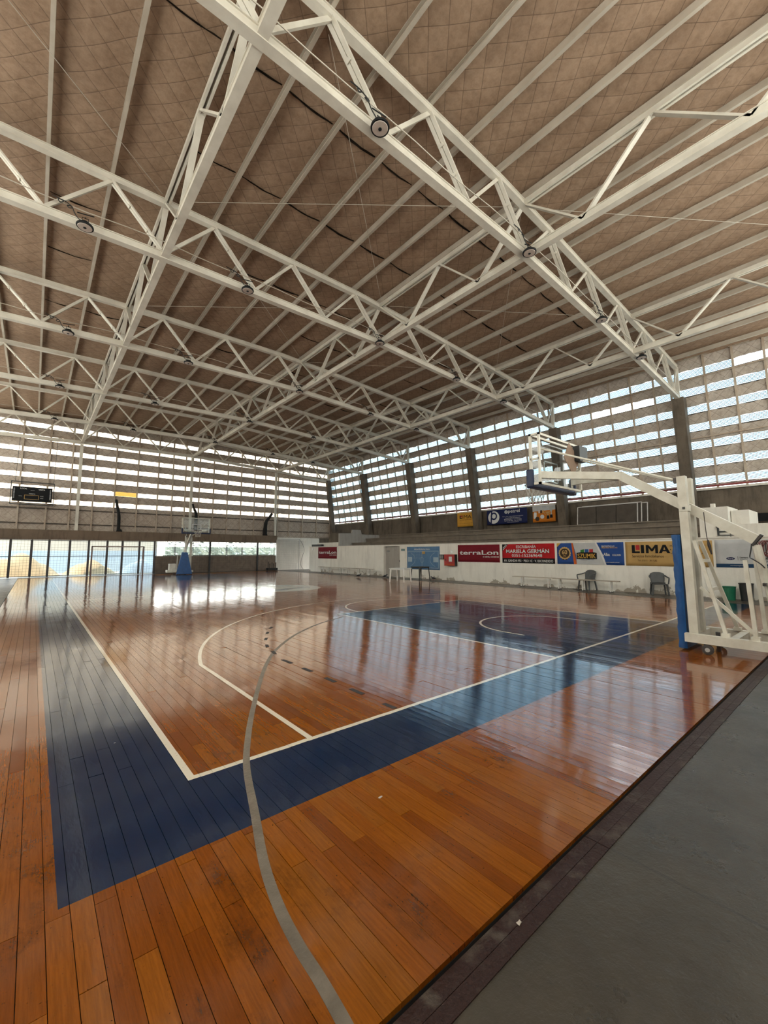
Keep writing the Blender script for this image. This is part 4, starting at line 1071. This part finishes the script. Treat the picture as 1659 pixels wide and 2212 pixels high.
# plywood square set on its corner behind the glass, black box at the far top corner
obj('plywood_square', MB().prism([(7.78,0.93,3.92),(7.53,0.93,3.57),(7.93,0.93,3.20),(8.25,0.93,3.62)], (0,-0.012,0)), 'cardboard', t)
obj('shot_clock', MB().box(8.0, 8.38, 0.80, 0.95, 3.55, 3.88), 'black_paint', t)
obj('winch_cable', MB().tube([(7.3,-1.45,2.2),(7.32,-1.46,1.82),(7.33,-1.47,1.72)], .006, 5), 'dark_steel', t); obj('winch_grip', MB().tube([(7.33,-1.47,1.75),(7.34,-1.48,1.66),(7.36,-1.5,1.52)], [.012,.024,.010], 8), 'dark_steel', t)
obj('hanging_cord', MB().tube([tuple(p) for p in smooth_path([(7.45,-1.93,1.72),(7.46,-1.98,1.73),(7.45,-1.97,1.6),(7.44,-1.95,1.48),(7.3,-2.0,1.45),(7.2,-2.1,1.38),(7.4,-2.14,1.3),(7.5,-2.2,1.36)])], .008, 5), 'black_paint', t)
t2, B, bx, bm, F = basket(True, 'far portable basketball hoop with tapered blue pad before the far wall')
mb = MB()
def taper(a, b_):   # front face of the far pad
    w0, w1 = 0.53, 0.19
    return None
mb.add([(6.88,28.98,.03),(7.95,28.98,.03),(7.60,29.05,1.60),(7.22,29.05,1.60),(6.88,29.14,.03),(7.95,29.14,.03),(7.60,29.17,1.60),(7.22,29.17,1.60)],
       [(0,1,2,3),(4,7,6,5),(0,4,5,1),(1,5,6,2),(2,6,7,3),(3,7,4,0)])
po_ = obj('front_pad', mb, 'pad_blue', t2, label='tapered dark blue safety pad'); md = po_.modifiers.new('round', 'BEVEL'); md.width = .03; md.segments = 2
obj('counterweight', MB().box(6.45, 6.86, 29.1, 29.5, .34, .78), 'basket_white', t2); obj('side_step', MB().box(6.3, 6.9, 29.05, 29.55, .18, .34), 'basket_white', t2)

# ------------------------------------------------------------------ benches, chairs, tables, buckets
def bench(x, y0, y1, z, label, legs, wood='bench_wood'):
    t = root('bench', (x, (y0+y1)/2, 0), label, 'bench', 'slatted benches along the white wall')
    for s in (-.11, .02): obj('seat_slat', MB().box(x+s, x+s+.10, y0, y1, z-.035, z), wood, t)
    for y in legs:
        for s in (-.09, .09):
            l_ = obj('leg', MB().box(x+s-.02, x+s+.02, y-.02, y+.02, 0.012, z-.035), 'plastic_white', t)
            obj('foot', MB().box(x+s-.03, x+s+.03, y-.03, y+.03, -0.004, .03), 'dark_steel', l_)
        obj('stretcher', MB().box(x-.09, x+.09, y-.015, y+.015, .12, .15), 'plastic_white', t)
bench(16.3, 5.85, 7.85, .46, 'white legged bench below the red phone number banner', (6.1, 7.4))
bench(16.15, 3.2, 5.80, .46, 'weathered bench in front of the seated grey plastic chair', (3.5, 4.55, 5.55), 'bench_wood_old')
bench(16.45, 21.9, 25.4, .47, 'thin bench farthest along the white wall under the far maroon banner', (22.4, 23.9, 25.0))
bench(16.35, 18.45, 21.85, .47, 'thin bench left of the passage opening', (18.9, 20.1, 21.3), 'bench_wood_old')

def chair(x, y, rot, label):
    t = root('plastic_chair', (0,0,0), label, 'chair', 'grey plastic armchairs')
    def g(name, mb, **k): return obj(name, mb, 'plastic_grey', t, **k)
    g('seat', MB().grid(lambda a, b_: (-.22+.44*a, -.22+.46*b_, .42-.02*math.sin(math.pi*a)*math.sin(math.pi*b_)-(0.015 if b_ < .05 else 0)), 8, 8).box(-.21,.21,-.21,.22,.385,.405), smooth=False)
    def back(a, b_):
        w = .20+.03*math.sin(math.pi*b_*.8); x_ = -w+2*w*a
        return (x_, .22+.10*b_-.06*math.cos((a-.5)*math.pi)*.2+.05*(1-abs(2*a-1)**2)*.6, .42+.40*b_-(.06*(abs(2*a-1)**3) if b_ > .85 else 0))
    bo = g('backrest', MB().grid(back, 10, 8), smooth=True); md = bo.modifiers.new('thick', 'SOLIDIFY'); md.thickness = .015
    for s in (-1, 1):
        g('armrest', MB().tube([tuple(p) for p in smooth_path([(s*.24,.27,.70),(s*.27,.12,.66),(s*.28,-.08,.64),(s*.28,-.20,.63),(s*.27,-.23,.56),(s*.25,-.21,.42)])], .024, 8), smooth=True)
        g('leg', MB().beam((s*.21,-.19,.41),(s*.25,-.23,0.0), .06,.05, w2=.04,h2=.04)); g('leg', MB().beam((s*.20,.22,.45),(s*.24,.30,0.0), .06,.05, w2=.04,h2=.04))
    t.location = (x, y, -0.004); t.rotation_euler = (0, 0, rot)
chair(16.62, 4.62, -math.pi/2-.15, 'grey plastic armchair behind the weathered bench')
chair(16.55, 2.00, -math.pi/2+.45, 'grey plastic armchair standing alone under the sand coloured banner')

t = root('plastic_table', (0,0,0), 'white plastic table beside the black table, before the passage', 'table')
obj('table_top', MB().box(-.45,.45,-.45,.45,.69,.72), 'plastic_white', t); obj('apron', MB().box(-.42,.42,-.42,.42,.64,.69), 'plastic_white', t)
for a in (-1, 1):
    for b_ in (-1, 1): obj('leg', MB().beam((a*.38,b_*.38,.69),(a*.42,b_*.42,0), .08,.08, w2=.045,h2=.045), 'plastic_white', t)
t.location = (14.15, 13.35, 0); t.rotation_euler = (0,0,.35)
t = root('metal_table', (0,0,0), 'black metal table with thin legs before the blue court poster', 'table')
obj('table_top', MB().box(-.36,.36,-.36,.36,.74,.775), 'black_paint', t); obj('rim_bar', MB().box(-.34,.34,-.34,.34,.70,.74), 'black_paint', t)
for a in (-1, 1):
    for b_ in (-1, 1): obj('leg', MB().beam((a*.33,b_*.33,.74),(a*.38,b_*.38,0), .09,.05, (a,b_,0) if True else None, w2=.05,h2=.04), 'black_paint', t)
t.location = (15.6, 13.3, -0.0); t.rotation_euler = (0,0,.70+math.pi/4)

def tub(x, y, r0, r1, h, mat, label, handle=True):
    t = root('bucket', (x, y, 0), label, 'bucket')
    obj('body', MB().lathe((x,y,-.004), [(r0,0),(r1,h),(r1-.012,h),(r0-.012,.02)], 22), mat, t, smooth=False)
    obj('rim', MB().tube(ring((x,y,h-.004), r1+.004, 22), .012, 6, closed=True), mat, t)
tub(16.55, 0.03, .17, .20, .43, 'plastic_green', 'green plastic tub on the floor by the wall')
tub(16.6, -.42, .15, .185, .55, 'black_paint', 'black plastic bin next to the green tub')
t = root('bicycle', (16.8, -1.0, 1.5), 'small bicycle frame hanging at the far right wall', 'bicycle') if False else None

# coil of cable and bracket on the wall top behind the mast
t = root('cable_coil', (16.95, -.9, 1.5), 'dark red coil of cable hanging on the wall at far right', 'cable')
mb = MB()
for k in range(5): mb.tube([(16.90-.006*k, -.86-.05*k+ (.20+.03*k)*math.cos(a*.4)*.6, 1.72-.02*k+(.20+.02*k)*math.sin(a*.4)) for a in range(16)], .010, 5, closed=True)
obj('coil', mb, 'red_paint', t)
mb = MB()
for k in range(4): mb.tube([(16.92, -.72-.07*k, 1.85), (16.90, -.76-.06*k, 1.55-.05*k), (16.93, -.70-.08*k, 1.35)], .012, 5)
obj('strap', mb, 'dark_steel', t)
t = root('wall_bracket', (17.2, .1, 2.1), 'black folding bracket on the white masonry block', 'bracket')
mb = MB().beam((17.22,.30,2.12),(17.22,.30,2.45), .05,.05,(0,1,0)).beam((17.22,.30,2.26),(17.22,-.25,2.26), .03,.05).beam((17.22,.30,2.14),(17.22,-.3,2.12), .03,.03).tube(ring((17.22,.30,2.43),.05,12), .015, 5, closed=True)
obj('arm', mb, 'black_paint', t)

# ------------------------------------------------------------------ pigeons
def pigeon(x, y, rot, s, label):
    t = root('pigeon', (0,0,0), label, 'pigeon', 'pigeons on the floor')
    pts = [(-.19,0,.075),(-.13,0,.085),(-.07,0,.10),(0,0,.115),(.06,0,.13),(.095,0,.165),(.115,0,.20),(.14,0,.215),(.165,0,.208),(.19,0,.20)]
    rad = [.012,.022,.045,.062,.056,.036,.026,.027,.016,.003]
    mb = MB().tube(pts, rad, 10); obj('body', mb, 'pigeon_grey', t, smooth=True)
    for q in (-1, 1):
        obj('wing', MB().prism([(-.16,q*.035,.085),(.02,q*.058,.09),(.05,q*.055,.13),(-.04,q*.052,.145)], (0,q*.008,0)), 'black_cloth', t)
        obj('leg', MB().tube([(.01,q*.025,.07),(.0,q*.026,.0),(.03,q*.028,.004)], .005, 5), 'cabinet_red', t)
    t.location = (x, y, 0); t.rotation_euler = (0,0,rot); t.scale = (s,)*3
pigeon(14.9, 18.1, -.7, 1.0, 'pigeon walking on the court left of the white table')
pigeon(15.9, 16.7, -.7, .95, 'pigeon on the floor just left of the white table legs')
pigeon(16.45, 13.1, 2.5, .95, 'pigeon at the wall foot right of the black table')

# ------------------------------------------------------------------ small debris on the floor
def scrap(x, y, s, mat, label, n, z=0.0):
    rs = random.Random(n); pts = []
    k = 9
    for i in range(k):
        a = 2*math.pi*i/k; r = s*rs.uniform(.45, 1.0)
        pts.append((x+r*math.cos(a)*1.3, y+r*math.sin(a)*.7, z))
    mb = MB().prism(pts, (0,0,s*.18)); obj('debris', mb, mat, label=label, cat='debris', group='litter on the floor')
for i, (x, y, s, m_, lb, z) in enumerate([(0.83,-1.05,.016,'debris_pale','pale smear of dropped chalk on the orange boards',0.0), (-.35,.95,.009,'debris_pale','tiny pale chip on the blue border',0.0),
        (4.1,1.9,.03,'debris_dark','small dark lump near the free throw lane',0.0), (1.55,-.9,.016,'debris_dark','dark speck on the boards beside the blue border',0.0),
        (2.0,-2.45,.022,'debris_dark','dark leaf scrap on the concrete at right',-.03), (1.42,-2.42,.020,'debris_dark','dark leaf scrap on the concrete near the floor joint',-.03),
        (1.1,-2.24,.018,'debris_pale','pale crumb on the concrete beside the brown kerb',-.03), (3.9,-2.35,.03,'debris_pale','pale paper scrap on the far part of the concrete',-.03),
        (.72,-2.11,.016,'debris_pale','pale crumb stuck on the brown kerb',-.016)]):
    scrap(x, y, s, m_, lb, i, z)

# ------------------------------------------------------------------ unseen sides of the hall
lx = lambda z: -5.1 + 0.1*(z-3.1)
wl = root('wall_left', (-5.0, 14, 0), kind='structure')
obj('wall_base', MB().box(-5.35, -5.1, YN, YF, -.3, 4.47), 'white_wall_far', wl)
def strip(name, z0, z1, mat, parent, near):
    q = [(-5.3,YN,z0),(22.7,YN,z0),(22.7,YN,z1),(-5.3,YN,z1)] if near else [(lx(z0),YN-.1,z0),(lx(z0),YF+.1,z0),(lx(z1),YF+.1,z1),(lx(z1),YN-.1,z1)]
    obj(name, MB().add(q, [(0,1,2,3)]), mat, parent)
wn = root('wall_near', (8, YN, 0), kind='structure')
obj('wall_base', MB().box(-5.3, 22.7, YN-.2, YN, -.3, 4.47), 'white_wall_far', wn)
for par, near in ((wl, False), (wn, True)):
    z = 4.45 if near else 3.9
    for k in range(NB):
        zs = S0+SP*k
        strip('blanket_band', z, zs, 'gable_blanket' if near else 'side_blanket', par, near)
        z = zs+(0.64 if near else 0.46); strip('light_sheet', zs, z, 'sheet_diffuse', par, near)  # unseen sheets, made taller than the visible ones to light the hall
    strip('blanket_band', z, 11.3 if near else 10.9, 'gable_blanket' if near else 'side_blanket', par, near)

# ------------------------------------------------------------------ outdoors beyond the far glazing
obj('ground', MB().box(-60, 80, -60, 110, -0.6, -0.32), 'yard_ground', kind='structure')
obj('ground', MB().box(-30, 50, 32.4, 70, -0.32, -0.05), 'yard_ground', kind='structure')
t = root('yard_wall', (2, 40, 0), 'pale outdoor wall seen through the far glass doors', 'wall')
obj('upper_face', MB().box(-30, 7.8, 40, 40.3, 1.75, 3.6), 'yard_wall', t); obj('lower_face', MB().box(-30, 7.8, 39.98, 40.3, -.1, 1.75), 'yard_blue', t)
def mound(x, y, rx, ry, h, mat, label):
    mb = MB().grid(lambda a, b_: (x+rx*(2*a-1), y+ry*(2*b_-1), -.05+h*max(0, (1-abs(2*a-1)**1.6))*max(0, 1-(2*b_-1)**2)*(1+.12*math.sin(a*17+b_*9))), 24, 12)
    obj('covered_mound', mb, mat, smooth=True, label=label, cat='mound', group='covered mounds outdoors')
mound(-1.8, 36.5, 2.4, 1.4, 1.5, 'tarp_sand', 'sand coloured covered heap outside the leftmost doors')
mound(2.5, 37, 1.7, 1.3, 1.0, 'tarp_sand', 'low sand coloured heap outside behind the goal')
mound(6.0, 36.8, 1.6, 1.3, 1.0, 'tarp_white', 'white sheet covered heap outside right of the goal')
mb = MB(); rs = random.Random(3)
for i in range(1500):
    x, y, z = rs.uniform(7.9, 24), rs.uniform(36.6, 38), rs.uniform(.2, 3.4); s = rs.uniform(.10, .26)
    a = rs.uniform(0, 6.28); e = rs.uniform(-.9, .9)
    u = Vector((math.cos(a), math.sin(a), e*.5)).normalized()*s; v = u.cross(Vector((rs.uniform(-1,1), rs.uniform(-1,1), 1))).normalized()*s*.5
    c = Vector((x, y, z)); mb.add([c-u, c+v, c+u, c-v], [(0,1,2,3)])
mb.box(7.9, 24, 37.2, 37.6, -.05, 2.1)
obj('hedge', mb, 'hedge_leaf', fix=False, label='pale leafy hedge outside the low windows', cat='hedge')
